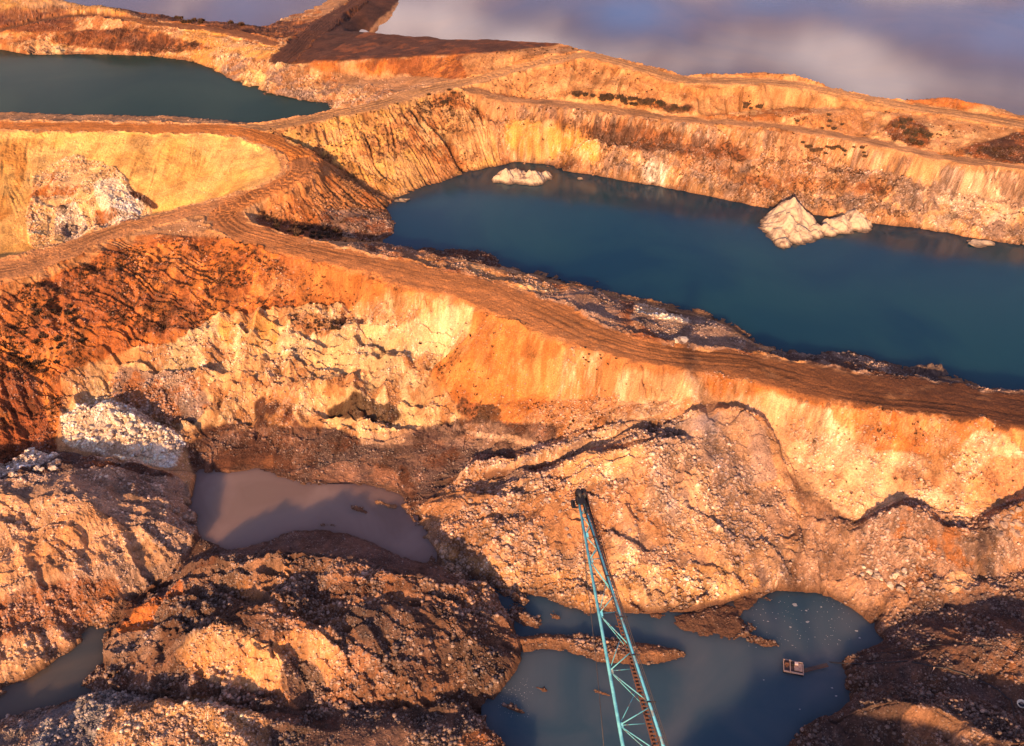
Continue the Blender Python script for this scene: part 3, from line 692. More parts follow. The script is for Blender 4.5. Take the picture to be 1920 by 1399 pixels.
zone([(640,1150),(780,1120),(900,1150),(965,1200),(960,1260),(900,1300),(800,1300),(700,1240)], [(.12,.07,.05), (.085,.055,.043), (.17,.10,.065)], rub=.6, strk=.6, lmp=1.6)  # dark rubble, with the shade of this half put into its tone
zone([(215,1290),(420,1325),(700,1320),(900,1330),(900,1399),(500,1399),(470,1340),(200,1310)], [(.085,.06,.05), SHL, (.2,.13,.1)], rub=.7)  # foreground shade painted in with dark colours
zone([(500,1010),(560,990),(640,994),(700,1014),(800,1056),(880,1090),(850,1098),(700,1072),(560,1036),(420,1040),(370,1030),(380,1010),(450,1032)], [(.13,.09,.075), SHL], rub=.12, strk=.5)
zone([(372,1005),(335,1070),(250,1112),(203,1163),(215,1185),(262,1135),(345,1088),(420,1048),(400,1020)], [(.10,.06,.042), SHL, DBR], rub=.2, soft=4)
# foreground
zone([(130,1350),(200,1330),(300,1312),(400,1312),(500,1345),(520,1500),(X0,1500),(X0,1440),(0,1350),(100,1330)], [(.46,.30,.16), CREAM, (.36,.22,.12)], rub=.7, lmp=1)
zone([(X0,1420),(0,1350),(110,1325),(200,1300),(290,1306),(200,1335),(160,1420),(150,1500),(X0,1560)], [(.22,.22,.20), GRP, (.14,.13,.125)], rub=.8, lmp=.8)
zone([(860,1385),(930,1355),(1010,1385),(1040,1430),(860,1430)], [(.26,.12,.05), DBR], rub=.5)
# rocky mound beside the boom
zone([(775,960),(830,915),(880,875),(950,862),(1050,826),(1200,790),(1300,776),(1380,770),(1440,800),(1465,860),(1490,915),(1510,965),(1500,1040),(1460,1105),(1395,1132),(1300,1160),(1130,1166),(1010,1140),(895,1108),(838,1072),(788,1015)], [(.44,.29,.17), (.52,.36,.21), GRP, (.38,.21,.10)], rub=.95, strk=.15, lmp=1.3)
zone([(880,890),(1000,872),(1150,832),(1260,815),(1300,800),(1310,812),(1180,834),(1050,872),(930,905)], [DBR, RBR, GRP], rub=.2, op=.85, soft=4)  # shade of the trench slope painted as a dark band
zone([(1050,870),(1130,846),(1200,832),(1180,890),(1080,920)], [(.62,.45,.27), CREAM], rub=.4, op=.8)
zone([(1240,790),(1380,775),(1430,810),(1460,900),(1380,900),(1300,850),(1250,900),(1300,1000),(1200,960)], [(.36,.28,.24), GRP, (.42,.3,.2)], rub=1, op=.85)
zone([(800,1000),(870,1040),(1000,1060),(1200,1060),(1400,1060),(1430,1104),(1300,1158),(1130,1164),(1000,1136),(842,1072)], [(.56,.37,.18), CREAM, (.5,.3,.12)], rub=1, op=.8)
# gully, right mounds
zone([(1465,850),(1560,950),(1640,1000),(1600,1060),(1700,1120),(1700,1180),(1650,1205),(1590,1150),(1535,1120),(1455,1112),(1500,1040),(1505,960)], [(.36,.235,.15), (.42,.26,.15), (.24,.15,.10)], rub=.3, strk=.9, lmp=.9, soft=16, amp=.9)
zone([(1600,1000),(1640,965),(1690,945),(1760,955),(1830,990),(1850,1060),(1830,1110),(1700,1120),(1620,1050)], [(.30,.20,.145), GRP, (.38,.17,.06), (.44,.30,.18)], rub=.9, lmp=1)
zone([(1830,1000),(1880,958),(1920,940),(X1,900),(X1,1150),(1920,1100),(1850,1100),(1830,1060)], [(.30,.18,.10), SHL, GRP, (.42,.22,.08)], rub=.9, lmp=1)
zone([(1760,1085),(1800,1058),(1836,1080),(1800,1110),(1770,1112)], [(.50,.34,.19), CREAM], rub=.3, soft=4)
zone([(1660,1180),(1700,1130),(1800,1120),(1920,1100),(X1,1150),(X1,1500),(1450,1500),(1450,1400),(1500,1345),(1580,1312),(1575,1280),(1548,1245),(1560,1222),(1640,1200)], [(.105,.07,.06), SHL, (.16,.095,.065), (.07,.05,.045)], rub=.5, strk=1, lmp=.8)  # dark right bank, foreground shade put into the colour too
zone([(1850,1200),(1920,1180),(X1,1200),(X1,1320),(1920,1290),(1840,1270)], [(.30,.15,.07), SHL, (.2,.12,.08)], rub=.6, op=.8)
zone([(1690,1330),(1740,1312),(1840,1360),(1900,1420),(1700,1430)], [(.26,.16,.10), (.2,.12,.075)], rub=.6, op=.85)
# mud flats and spit
zone([(1200,1148),(1310,1140),(1400,1118),(1430,1110),(1400,1150),(1390,1190),(1280,1220),(1200,1180)], [(.16,.10,.075), (.22,.13,.09)], rub=.1, lmp=.5)
zone([(960,1200),(1060,1185),(1200,1198),(1290,1218),(1280,1230),(1120,1236),(1010,1212),(985,1222)], [(.30,.17,.09), (.22,.13,.08)], rub=.7, soft=3)
print('zones ok')

# ---------------------------------------------------------------- fine relief
gy_, gx_ = np.gradient(blur(HZ, 5))
dyr = np.gradient(GY, axis=0); dxc = np.gradient(GX, axis=1)
sx, sy = gx_ / np.maximum(dxc, 1e-3), gy_ / np.maximum(dyr, 1e-3)
slope = np.sqrt(sx * sx + sy * sy)
ux, uy = sx / (slope + 1e-3), sy / (slope + 1e-3)
# flow streaks: noise smeared along the fall line
SPC = spread(GY[:, :1])
def lic(src, length, n=9):
    acc = src.copy(); 
    for sgn in (1, -1):
        X, Y = GX.copy(), GY.copy()
        for k in range(n):
            cI, rI = (X / (np.maximum(Y, 0) * cp + 72.0) - U0) / (U1 - U0) * (NC - 1), row_of(Y)
            c0 = np.clip(cI, 0, NC - 1).astype(np.int32); r0 = np.clip(rI, 0, NR - 1).astype(np.int32)
            st = sgn * length / n
            X += ux[r0, c0] * st; Y += uy[r0, c0] * st
            acc += sample(src, cI, rI) if k % 2 else src[r0, c0]
    return (acc / (2 * n + 1)).astype(np.float32)
s0 = lic(vnoise(GX / 3.4, GY / 3.4, 70) * .65 + vnoise(GX / 1.8, GY / 1.8, 73) * .35, 15.0, 11)
s0 = (s0 - s0.mean()) / s0.std()
s1 = lic(vnoise(GX / .9, GY / .9, 71), 6.0)
s2 = lic(vnoise(GX / .35, GY / .35, 72), 3.0, 7)
s1 = (s1 - s1.mean()) / s1.std(); s2 = (s2 - s2.mean()) / s2.std()
stw = STR * sstep(.08, .45, slope)
wrp, wrq = (fbm(GX, GY, 1.1, 3, 55) - .5) * .9, (fbm(GX, GY, 1.1, 3, 56) - .5) * .9
st1, v1 = cells(GX + wrp, GY + wrq, 1.35, 5)
st2, v2 = cells(GX + wrp * .5, GY + wrq * .5, .62, 9)
st3, v3 = cells(GX, GY, .36, 13)
offroad = 1 - ROADM
rubn = np.clip(RUB * (.15 + 1.5 * sstep(.32, .66, fbm(GX, GY, 5, 5, 61, .65))), 0, 1.4)
big = (v1 > .70) * st1 * (v1 - .45) * 1.6
d_ = LMP * ((fbm(GX, GY, 11, 5, 51, .55) - .5) * 2.6 + (ridged(GX, GY, 8, 5, 52) - .45) * 1.3)
far2 = 1 + .35 * sstep(150, 230, GY)
nearm = sstep(185, 150, GY) + .9 * sstep(185, 200, GY) * (GX > 0) * sstep(250, 240, GY)
for (per, A, sd) in ((7.0, .95, 111), (3.1, .42, 121)):
    t_ = (GY + .30 * GX + 9 * (fbm(GX, GY, 16, 3, sd) - .5) * 2 + 2.6 * (fbm(GX, GY, 3.5, 3, sd + 1) - .5)) / per
    saw = t_ - np.floor(t_)
    saw = np.where(saw < .86, saw / .86, (1 - saw) / .14)
    d_ += (saw - .45) * A * (LMP - .3).clip(0, 1.6) * nearm * sstep(.38, .62, fbm(GX, GY, 8, 3, sd + 2))
stw = stw * far2
d_ += (.55 - np.abs(s0).clip(0, 1.6)) * sstep(.10, .35, slope) * (.14 + .62 * (LMP - .45).clip(0, 1.3))
# diagonal terraces of the big brown slope
pa, pb = P(60, 590, 18), P(420, 760, 10)
ddx, ddy = pb[0] - pa[0], pb[1] - pa[1]; dl_ = math.hypot(ddx, ddy)
al, ac = (GX * ddx + GY * ddy) / dl_, (GX * ddy - GY * ddx) / dl_
tr_ = vnoise(ac / .95 + (fbm(GX, GY, 9, 3, 131) - .5) * 5, al / 11, 132)
d_ += (1 - np.abs(2 * tr_ - 1)) * DIAG * .75
d_ += stw * (-np.abs(s1) * .30 + s1 * .14 + s2 * .09) + sstep(.2, .5, slope) * (ridged(GX, GY, 3.5, 4, 57) - .45) * .28
d_ += rubn * (big * .28 + st2 * v2 * v2 * .28 + st3 * v3 * .17) + (fbm(GX, GY, 1.2, 4, 53, .65) - .5) * (.18 + .35 * RUB)
d_ *= offroad
# ruts on roads
ROADD = ROADD + (fbm(GX, GY, 26, 3, 86) - .5) * 2.5
rut = (vnoise(ROADD * 1.1, ROADS_ * .02, 81) - .5) * .05 + (vnoise(ROADD * 3.1, ROADS_ * .05, 82) - .5) * .04 + (fbm(GX, GY, 1.8, 4, 87, .65) - .5) * .42
d_ += ROADM * rut
# little windrow berm along road edges
berm = np.exp(-((ROADM - .38) / .16) ** 2) * (ROADM > .03)
d_ += berm * .42 * (.4 + 1.1 * fbm(GX, GY, 1.6, 3, 83))
farfade = 1.0
HZ = HZ + d_ * farfade
print('fine relief ok')

# ---------------------------------------------------------------- surface colour (soil kinds, with shade painted into some zones)
stone = np.array([.56, .47, .40], np.float32)
k = (rubn * (big > .22) * np.clip(v1 * 1.2 - .3, 0, 1) * .6)[..., None]
lumk = Cc.mean(2, keepdims=True)
stc = (Cc * .55 + stone * .52 * (lumk / .28)) * (.7 + .7 * v2[..., None]) * 1.1
Cc = Cc * (1 - k) + stc * k
k = (np.clip(rubn, 0, 1) * (v2 > .6) * st2 * .6)[..., None]
Cc = Cc * (1 - k) + stc * 1.05 * k
gap = (np.clip(rubn, 0, 1) * ((1 - st2) * .4 + (v3 < .3) * .25))[..., None]
Cc *= (1 - gap)
Cc *= (1 + stw * (s1 * .05 + s2 * .05) - (stw * (s1 < -1.2)) * .15)[..., None].clip(.35, 1.5)
Cc *= (1 + (fbm(GX, GY, 3.2, 6, 91, .7) - .5) * 1.5)[..., None].clip(.4, 1.7)
warm = ((fbm(GX, GY, 7, 4, 92) - .5) * .5)[..., None]
Cc *= np.concatenate([1 + warm * .3, 1 - warm * .1, 1 - warm * .7], 2)
k = (sstep(.54, .66, fbm(GX, GY, 10, 5, 95, .6)) * .42 * sstep(132, 116, GY) * (RUB > .3))[..., None]
Cc = Cc * (1 - k) + (Cc * .25 + np.array([.055, .042, .040], np.float32)) * k
Cc *= (1 - (sstep(.9, 2.0, np.abs(s0)) * sstep(.1, .3, slope) * .22))[..., None]
# weeds: dark dots on the soil
w1, wv = cells(GX, GY, .95, 101)
wn_ = fbm(GX, GY, 5, 4, 102, .6)
weed = VEG * sstep(.50 - .22 * VEG.clip(0, 1), .62, wn_ + (wv - .5) * .35) * (w1 > .5) * (wv > .45)
wc = np.array([.060, .030, .018], np.float32)
k = np.clip(weed, 0, 1)[..., None] * .85 * offroad[..., None]
Cc = Cc * (1 - k) + wc * k
HZ += (k[..., 0] * .18).astype(np.float32)
# ruts and damp tracks of the roads
ROADCOL = {'haul_road': (.47,.225,.085), 'upper_road': (.52,.225,.06), 'ridge_road': (.50,.315,.155), 'side_road': (.50,.27,.12), 'bench_road': (.44,.27,.14), 'farm_track': (.24,.115,.05), 'causeway_road': (.11,.052,.03)}
rc = np.zeros_like(Cc); rc[:] = (.4, .2, .09)
for rid, nm in enumerate(ROADS):
    rc[ROADID == rid + 1] = ROADCOL[nm]
damp = sstep(-8, 90, GX) * sstep(230, 120, GY) * (ROADID == 1)
rc = rc * (1 - damp[..., None]) + np.array([.105, .050, .026]) * damp[..., None]
trs = np.zeros((NR, NC), np.float32)
for k in range(9):
    lam, ph, off = 26 + 9 * k, 1.7 * k, (k - 4) * .75
    wob = off + 2.0 * np.sin(ROADS_ / lam + ph) + .7 * np.sin(ROADS_ / (lam * .37) + 2 * ph)
    on = sstep(.35, .6, vnoise(ROADS_ * .02 + 7 * k, ROADS_ * 0 + k, 140 + k))
    for w_ in (-.85, .85):
        trs += on * np.exp(-((ROADD - wob - w_) / .27) ** 2)
HZ -= (np.clip(trs, 0, 1.3) * .07 * ROADM).astype(np.float32)
trk = vnoise(ROADD * 1.3, ROADS_ * .02, 84) * .25 + vnoise(ROADD * 3.6, ROADS_ * .04, 85) * .1 + fbm(GX, GY, 3, 4, 88, .6) * .65
rc = rc * (.62 + .85 * trk)[..., None] * (1 - .48 * np.clip(trs, 0, 1) * sstep(.3, .55, n_a))[..., None]
rm = sstep(.35, .95, ROADM + (n_b - .5) * .9)[..., None] * (ROADID > 0)[..., None]
Cc = Cc * (1 - rm) + rc * rm
# wet margin just above the water lines
def wet(zlev, lo, hi, sel, amt=.5, wid=.5):
    global Cc
    m = (sel * (1 - sstep(.05, wid, HZ - zlev + (n_b - .5) * .8)) * amt)[..., None]
    Cc = Cc * (1 - m) + np.array([.10, .06, .042], np.float32) * m
wet(20.0, 0, 0, NEAR['main_lake'].astype(np.float32), .75, .9)
wet(0.0, 0, 0, ((GY < 100) & (BASE < 3.2)).astype(np.float32), .95, 1.9)
wet(1.5, 0, 0, NEAR['muddy_pond'].astype(np.float32), .8, .6)
wet(30.0, 0, 0, NEAR['left_lake'].astype(np.float32), .6, .8)
satm = sstep(.05, .35, (Cc[..., 0] - Cc[..., 2]) / (Cc[..., 0] + .01))[..., None]
Cc *= np.array([1.02, .90, .76], np.float32) * satm + (1 - satm)
nm_ = sstep(138, 112, GY)[..., None]
Cc *= np.array([1.02, .95, .93], np.float32) * nm_ + np.array([.93, .88, .86], np.float32) * (1 - nm_)
Cc = np.clip(Cc, .010, .80)

# ---------------------------------------------------------------- materials
def new_mat(name):
    m = bpy.data.materials.new(name); m.use_nodes = True
    nt = m.node_tree
    return m, nt, nt.nodes['Principled BSDF']
def earth_material():
    m, nt, b = new_mat('earth')
    a = nt.nodes.new('ShaderNodeAttribute'); a.attribute_name = 'soil'
    g = nt.nodes.new('ShaderNodeNewGeometry')
    n1 = nt.nodes.new('ShaderNodeTexNoise'); n1.inputs['Scale'].default_value = 3.2; n1.inputs['Detail'].default_value = 8; n1.inputs['Roughness'].default_value = .72
    r1 = nt.nodes.new('ShaderNodeMapRange'); r1.inputs[1].default_value = .3; r1.inputs[2].default_value = .7; r1.inputs[3].default_value = .50; r1.inputs[4].default_value = 1.42
    mu = nt.nodes.new('ShaderNodeMix'); mu.data_type = 'RGBA'; mu.blend_type = 'MULTIPLY'; mu.inputs['Factor'].default_value = 1
    bp = nt.nodes.new('ShaderNodeBump'); bp.inputs['Strength'].default_value = 1.0; bp.inputs['Distance'].default_value = .28
    nt.links.new(g.outputs['Position'], n1.inputs['Vector'])
    nt.links.new(n1.outputs['Fac'], r1.inputs[0])
    nt.links.new(a.outputs['Color'], mu.inputs[6]); nt.links.new(r1.outputs[0], mu.inputs[7])
    nt.links.new(mu.outputs[2], b.inputs['Base Color'])
    nt.links.new(n1.outputs['Fac'], bp.inputs['Height']); nt.links.new(bp.outputs[0], b.inputs['Normal'])
    b.inputs['Roughness'].default_value = .92
    b.inputs['Specular IOR Level'].default_value = .2
    return m
EARTH = earth_material()

# ---------------------------------------------------------------- terrain pieces
def grid_piece(name, facemask, label=None):
    r, c = np.where(facemask)
    if not len(r): return None
    i00 = r * NC + c
    quads = np.stack([i00, i00 + 1, i00 + NC + 1, i00 + NC], 1)
    used, inv = np.unique(quads, return_inverse=True)
    inv = inv.reshape(-1, 4).astype(np.int32)
    me = bpy.data.meshes.new(name)
    me.vertices.add(len(used)); me.loops.add(inv.size); me.polygons.add(len(inv))
    co = np.stack([GX.ravel()[used], GY.ravel()[used], HZ.ravel()[used]], 1).astype(np.float32)
    me.vertices.foreach_set('co', co.ravel())
    me.loops.foreach_set('vertex_index', inv.ravel())
    me.polygons.foreach_set('loop_start', np.arange(0, inv.size, 4, dtype=np.int32))
    me.polygons.foreach_set('use_smooth', np.zeros(len(inv), bool))
    me.update()
    at = me.color_attributes.new('soil', 'FLOAT_COLOR', 'POINT')
    cc = np.ones((len(used), 4), np.float32); cc[:, :3] = Cc.reshape(-1, 3)[used]
    at.data.foreach_set('color', cc.ravel())
    me.materials.append(EARTH)
    o = bpy.data.objects.new(name, me); COL.objects.link(o)
    o['kind'] = 'structure'
    if label: o['label'] = label
    return o
HEAPS = [
 ('spoil_mound', 'broad pale rubble mound behind the crane boom', [(785,960),(830,915),(880,875),(950,862),(1050,826),(1200,790),(1300,776),(1380,768),(1440,800),(1465,860),(1490,915),(1510,965),(1500,1040),(1460,1100),(1395,1118),(1300,1145),(1130,1150),(1010,1122),(905,1092),(850,1060),(800,1010)]),
 ('spoil_mound', 'layered cream and rust mound left of the muddy pond', [(X0,1000),(0,890),(80,878),(180,874),(290,882),(350,900),(370,980),(372,1020),(330,1070),(250,1115),(205,1165),(130,1225),(60,1270),(0,1305),(X0,1500)]),
 ('spoil_mound', 'brown twin-peaked mound between the two lower ponds', [(205,1160),(250,1110),(330,1076),(420,1045),(500,1032),(620,1040),(760,1078),(880,1095),(960,1190),(985,1215),(970,1250),(930,1300),(915,1340),(700,1330),(420,1335),(290,1308),(210,1295),(195,1240)]),
 ('spoil_mound', 'small heap of chalk-white rubble below the brown slope', [(112,780),(160,752),(205,748),(270,772),(350,830),(330,878),(240,868),(170,850),(118,840)]),
 ('spoil_mound', 'grey and rust rubble mound below the pale wall at the right', [(1600,1000),(1640,965),(1690,945),(1760,955),(1830,990),(1850,1060),(1830,1110),(1700,1120),(1620,1050)]),
]
road_face = (ROADID > 0) & (ROADM > .55)
fm = road_face[:-1, :-1]
ids = np.zeros((NR, NC), np.int16)
for k, (nm, lab, poly) in enumerate(HEAPS):
    mk = blur(polymask(poly), 3) + (n_edge - .5) * .5
    ids[(mk > .5)] = 20 + k
ids[road_face] = ROADID[road_face]
fid = ids[:-1, :-1]
G0 = grid_piece('quarry_ground', fid == 0)
ROADLAB = ['winding haul road with wheel ruts along the top of the pit wall', 'orange track along the shore of the left lake', 'sandy ridge road climbing to the far crest', 'pale side road below the yellow bowl', 'narrow bench road above the white cliff', 'brown track past the ploughed plateau', 'dark causeway road running into the far lake']
for rid, nm in enumerate(ROADS):
    grid_piece(nm, fid == rid + 1, ROADLAB[rid])
for k, (nm, lab, poly) in enumerate(HEAPS):
    grid_piece(nm, fid == 20 + k, lab)
print('terrain built')

# ---------------------------------------------------------------- water
def water_material(name, c1, c2, scale=.02, rough=.05, spec=.5, bump=.02, c3=None, lo=.4, hi=.62, sss=7.0, ior=1.33):
    m, nt, b = new_mat(name)
    g = nt.nodes.new('ShaderNodeNewGeometry')
    n = nt.nodes.new('ShaderNodeTexNoise'); n.inputs['Scale'].default_value = scale; n.inputs['Detail'].default_value = 5; n.inputs['Distortion'].default_value = .8
    r = nt.nodes.new('ShaderNodeValToRGB')
    r.color_ramp.elements[0].position, r.color_ramp.elements[1].position = lo, hi
    r.color_ramp.elements[0].color = (*c1, 1); r.color_ramp.elements[1].color = (*c2, 1)
    if c3:
        e = r.color_ramp.elements.new(min(.98, hi + .12)); e.color = (*c3, 1)
    nt.links.new(g.outputs['Position'], n.inputs['Vector']); nt.links.new(n.outputs['Fac'], r.inputs['Fac'])
    nt.links.new(r.outputs['Color'], b.inputs['Base Color'])
    n2 = nt.nodes.new('ShaderNodeTexNoise'); n2.inputs['Scale'].default_value = 1.6; n2.inputs['Detail'].default_value = 3
    bp = nt.nodes.new('ShaderNodeBump'); bp.inputs['Strength'].default_value = bump; bp.inputs['Distance'].default_value = .25
    nt.links.new(g.outputs['Position'], n2.inputs['Vector']); nt.links.new(n2.outputs['Fac'], bp.inputs['Height']); nt.links.new(bp.outputs[0], b.inputs['Normal'])
    b.inputs['Roughness'].default_value = rough; b.inputs['IOR'].default_value = ior
    b.subsurface_method = 'BURLEY'
    b.inputs['Subsurface Weight'].default_value = 1.0; b.inputs['Subsurface Scale'].default_value = 1.0; b.inputs['Subsurface Radius'].default_value = (sss * .7, sss, sss)
    b.inputs['Specular IOR Level'].default_value = spec
    return m
def water_piece(name, px, z, mat, grow=5, label=None):
    w = np.array([P(x, y, z) for x, y in px])
    M = blur(worldmask(w[:, 0], w[:, 1]), grow) > .06
    st = 4
    Ms = M[::st, ::st]; X = GX[::st, ::st]; Y = GY[::st, ::st]
    r, c = np.where(Ms[:-1, :-1] | Ms[1:, :-1] | Ms[:-1, 1:] | Ms[1:, 1:])
    n = X.shape[1]
    i0 = r * n + c
    q = np.stack([i0, i0 + 1, i0 + n + 1, i0 + n], 1)
    used, inv = np.unique(q, return_inverse=True); inv = inv.reshape(-1, 4)
    co = np.stack([X.ravel()[used], Y.ravel()[used], np.full(len(used), z)], 1)
    me = bpy.data.meshes.new(name); me.from_pydata(co.tolist(), [], inv.tolist()); me.materials.append(mat)
    o = bpy.data.objects.new(name, me); COL.objects.link(o); o['kind'] = 'structure'
    if label: o['label'] = label
    return o
def plane(name, x0, x1, y0, y1, z, mat):
    me = bpy.data.meshes.new(name); me.from_pydata([(x0, y0, z), (x1, y0, z), (x1, y1, z), (x0, y1, z)], [], [(0, 1, 2, 3)]); me.materials.append(mat)
    o = bpy.data.objects.new(name, me); COL.objects.link(o); o['kind'] = 'structure'; return o
W_MAIN = water_material('deep_water', (.003,.031,.056), (.009,.048,.062), .022, rough=.14, spec=.3, bump=.05)
W_LEFT = water_material('green_water', (.008,.036,.032), (.016,.046,.036), .02, rough=.2, spec=.08, ior=1.2)
W_FAR = water_material('far_water', (.075,.055,.062), (.03,.035,.070), .012, rough=.06)  # patchy base colour also stands in for cloud reflections
W_PIT = water_material('pit_water', (.034,.068,.092), (.068,.090,.106), .06, rough=.1, spec=.35, c3=(.11,.12,.125))
W_MUD = water_material('muddy_water', (.17,.118,.092), (.22,.160,.128), .06, rough=.14)
W_LOW = water_material('silty_water', (.055,.062,.058), (.10,.085,.065), .05, rough=.12)
water_piece('main_lake', *WATERS['main_lake'], W_MAIN, 5, 'deep blue lake beside the haul road')
water_piece('left_lake', *WATERS['left_lake'], W_LEFT, 5, 'green lake behind the orange shore track')
water_piece('muddy_pond', *WATERS['muddy_pond'], W_MUD, 4, 'brown muddy pond between the spoil mounds')
water_piece('silty_channel', *WATERS['silty_channel'], W_LOW, 4, 'silty channel in the lower left corner')
water_piece('pit_pond', *WATERS['pit_pond'], W_PIT, 4, 'blue pit pond under the crane boom')
fl = [(-1500, 430)] + [(x, y + 5) for x, y, z in c1] + [(-60, 362), (-55, 345)] + [(x + 2, y + 5) for x, y, z in c2] + [(1500, 200), (1500, 2600), (-1500, 2600)]
me_ = bpy.data.meshes.new('far_lake')
me_.from_pydata([(float(x), float(y), 28.0) for x, y in fl], [], [tuple(range(len(fl)))])
me_.materials.append(W_FAR)
o_ = bpy.data.objects.new('far_lake', me_); COL.objects.link(o_); o_['kind'] = 'structure'
plane('ground', -4000, 4000, -1500, 6000, -12.0, EARTH)

# ---------------------------------------------------------------- building helpers for things
class MB:
    def __init__(self): self.v, self.f = [], []
    def add(self, v, f):
        n = len(self.v); self.v += [tuple(p) for p in v]; self.f += [tuple(i + n for i in q) for q in f]
    def tube(self, pts, r, seg=8, r1=None, cap=True):
        pts = [Vector(p) for p in pts]; n = len(pts); rings = []
        r1 = r if r1 is None else r1
        t = (pts[1] - pts[0]).normalized(); a = t.orthogonal().normalized()
        for i, p in enumerate(pts):
            t = (pts[min(i + 1, n - 1)] - pts[max(i - 1, 0)]).normalized()
            a = (a - t * a.dot(t)).normalized(); b = t.cross(a)
            rr = r + (r1 - r) * i / (n - 1)
            rings.append([p + (a * math.cos(k * 2 * math.pi / seg) + b * math.sin(k * 2 * math.pi / seg)) * rr for k in range(seg)])
        v = [q for rg in rings for q in rg]
        f = [(i * seg + k, i * seg + (k + 1) % seg, (i + 1) * seg + (k + 1) % seg, (i + 1) * seg + k) for i in range(n - 1) for k in range(seg)]
        if cap: f += [tuple(range(seg))[::-1], tuple((n - 1) * seg + k for k in range(seg))]
        self.add(v, f)
    def box(self, c, ax, ay, az, sx, sy, sz):
        c = Vector(c)
        v = [c + ax * (i * sx / 2) + ay * (j * sy / 2) + az * (k * sz / 2) for i in (-1, 1) for j in (-1, 1) for k in (-1, 1)]
        self.add(v, [(0, 1, 3, 2), (4, 6, 7, 5), (0, 4, 5, 1), (2, 3, 7, 6), (0, 2, 6, 4), (1, 5, 7, 3)])
    def build(self, name, mat, parent=None, smooth=False, bevel=0):
        me = bpy.data.meshes.new(name); me.from_pydata(self.v, [], self.f); me.materials.append(mat)
        if smooth: me.polygons.foreach_set('use_smooth', [True] * len(me.polygons))
        o = bpy.data.objects.new(name, me); COL.objects.link(o)
        if parent: 
            o.parent = parent; o.matrix_parent_inverse = Matrix.Translation(parent.location).inverted()
        if bevel:
            b = o.modifiers.new('bevel', 'BEVEL'); b.width = bevel; b.segments = 2
        return o
def tag(o, label, cat, group=None):
    o['label'] = label; o['category'] = cat
    if group: o['group'] = group
    return o
def empty(name, loc):
    o = bpy.data.objects.new(name, None); o.location = loc; COL.objects.link(o); return o
def simple_mat(name, col, rough=.6, metal=0.0, var=.25, col2=None, scale=3.0, lo=.45, hi=.6, bump=.0):
    m, nt, b = new_mat(name)
    n = nt.nodes.new('ShaderNodeTexNoise'); n.inputs['Scale'].default_value = scale; n.inputs['Detail'].default_value = 7; n.inputs['Roughness'].default_value = .65
    g = nt.nodes.new('ShaderNodeNewGeometry'); nt.links.new(g.outputs['Position'], n.inputs['Vector'])
    r = nt.nodes.new('ShaderNodeValToRGB'); r.color_ramp.elements[0].position = lo; r.color_ramp.elements[1].position = hi
    c2 = col2 or tuple(c * (1 - var) for c in col)
    r.color_ramp.elements[0].color = (*col, 1); r.color_ramp.elements[1].color = (*c2, 1)
    nt.links.new(n.outputs['Fac'], r.inputs['Fac']); nt.links.new(r.outputs['Color'], b.inputs['Base Color'])
    b.inputs['Roughness'].default_value = rough; b.inputs['Metallic'].default_value = metal
    if bump:
        bp = nt.nodes.new('ShaderNodeBump'); bp.inputs['Strength'].default_value = bump; bp.inputs['Distance'].default_value = .1
        nt.links.new(n.outputs['Fac'], bp.inputs['Height']); nt.links.new(bp.outputs[0], b.inputs['Normal'])
    return m
M_BLUE = simple_mat('faded_blue_paint', (.14,.48,.52), .55, col2=(.07,.30,.38), scale=.9)
M_BRACE = simple_mat('chipped_blue_paint', (.10,.40,.45), .6, col2=(.15,.12,.10), scale=2.2, lo=.52, hi=.62)
M_BLUE2 = simple_mat('weathered_blue_paint', (.10,.42,.55), .5, col2=(.16,.20,.20), scale=1.1, lo=.5, hi=.62)
M_RUST = simple_mat('rust', (.10,.035,.016), .85, col2=(.07,.03,.016), scale=4)
M_STEEL = simple_mat('dark_steel', (.022,.022,.026), .55, metal=.4)
M_ROPE = simple_mat('greasy_wire_rope', (.035,.03,.03), .6)
M_PLANK = simple_mat('weathered_boards', (.36,.24,.19), .85, col2=(.24,.15,.12), scale=2)
M_PALE = simple_mat('pale_planed_wood', (.36,.25,.20), .8)
M_HOSE = simple_mat('black_rubber_hose', (.018,.016,.016), .6)
M_WHITE = simple_mat('cream_enamel', (.80,.70,.52), .4)

# ---------------------------------------------------------------- the blue lattice boom reaching over the pit
def at(px, py, dist):
    a, b = px - 960.0, -(py - 699.5)
    v = Vector((a, FPX * cp + b * sp, -FPX * sp + b * cp)).normalized()
    return Vector((0, 0, CAM_H)) + v * dist
D0, D1 = 90.0, 87.2
Lt, Lb = at(1085, 940, D0), at(1168, 1399, D1)
Rt, Rb = at(1093, 940, D0 + .3), at(1244, 1399, D1 + .6)
Bt, Bb = at(1103, 945, D0 + 1.2), at(1228, 1399, D1 + 3.6)
zbase = 23.2
def ext(a, b): 
    t = (zbase - a.z) / (b.z - a.z); return a + (b - a) * t
def onl(a, b, py):
    """point of the chord seen at picture height py"""
    lo, hi = -.2, 3.0
    for _ in range(40):
        m = (lo + hi) / 2; p = a + (b - a) * m
        dep = p.y * cp - (p.z - CAM_H) * sp; up = p.y * sp + (p.z - CAM_H) * cp
        yy = 699.5 - FPX * up / dep
        if yy < py: lo = m
        else: hi = m
    return a + (b - a) * lo
boom = empty('crane_boom', ((Lb + (Lb - Lt) * .9).x, ext(Lt, Lb).y, zbase))
tag(boom, 'light blue lattice crane boom with rusty walkway reaching over the pit pond', 'crane boom')
Le, Re, Be = ext(Lt, Lb), ext(Rt, Rb), ext(Bt, Bb)
m = MB(); m.tube([Lt, Lb, Le], .135, 12, .24); c_ = m.build('chord', M_BLUE, boom, True); c_['label'] = 'pale blue left chord tube'
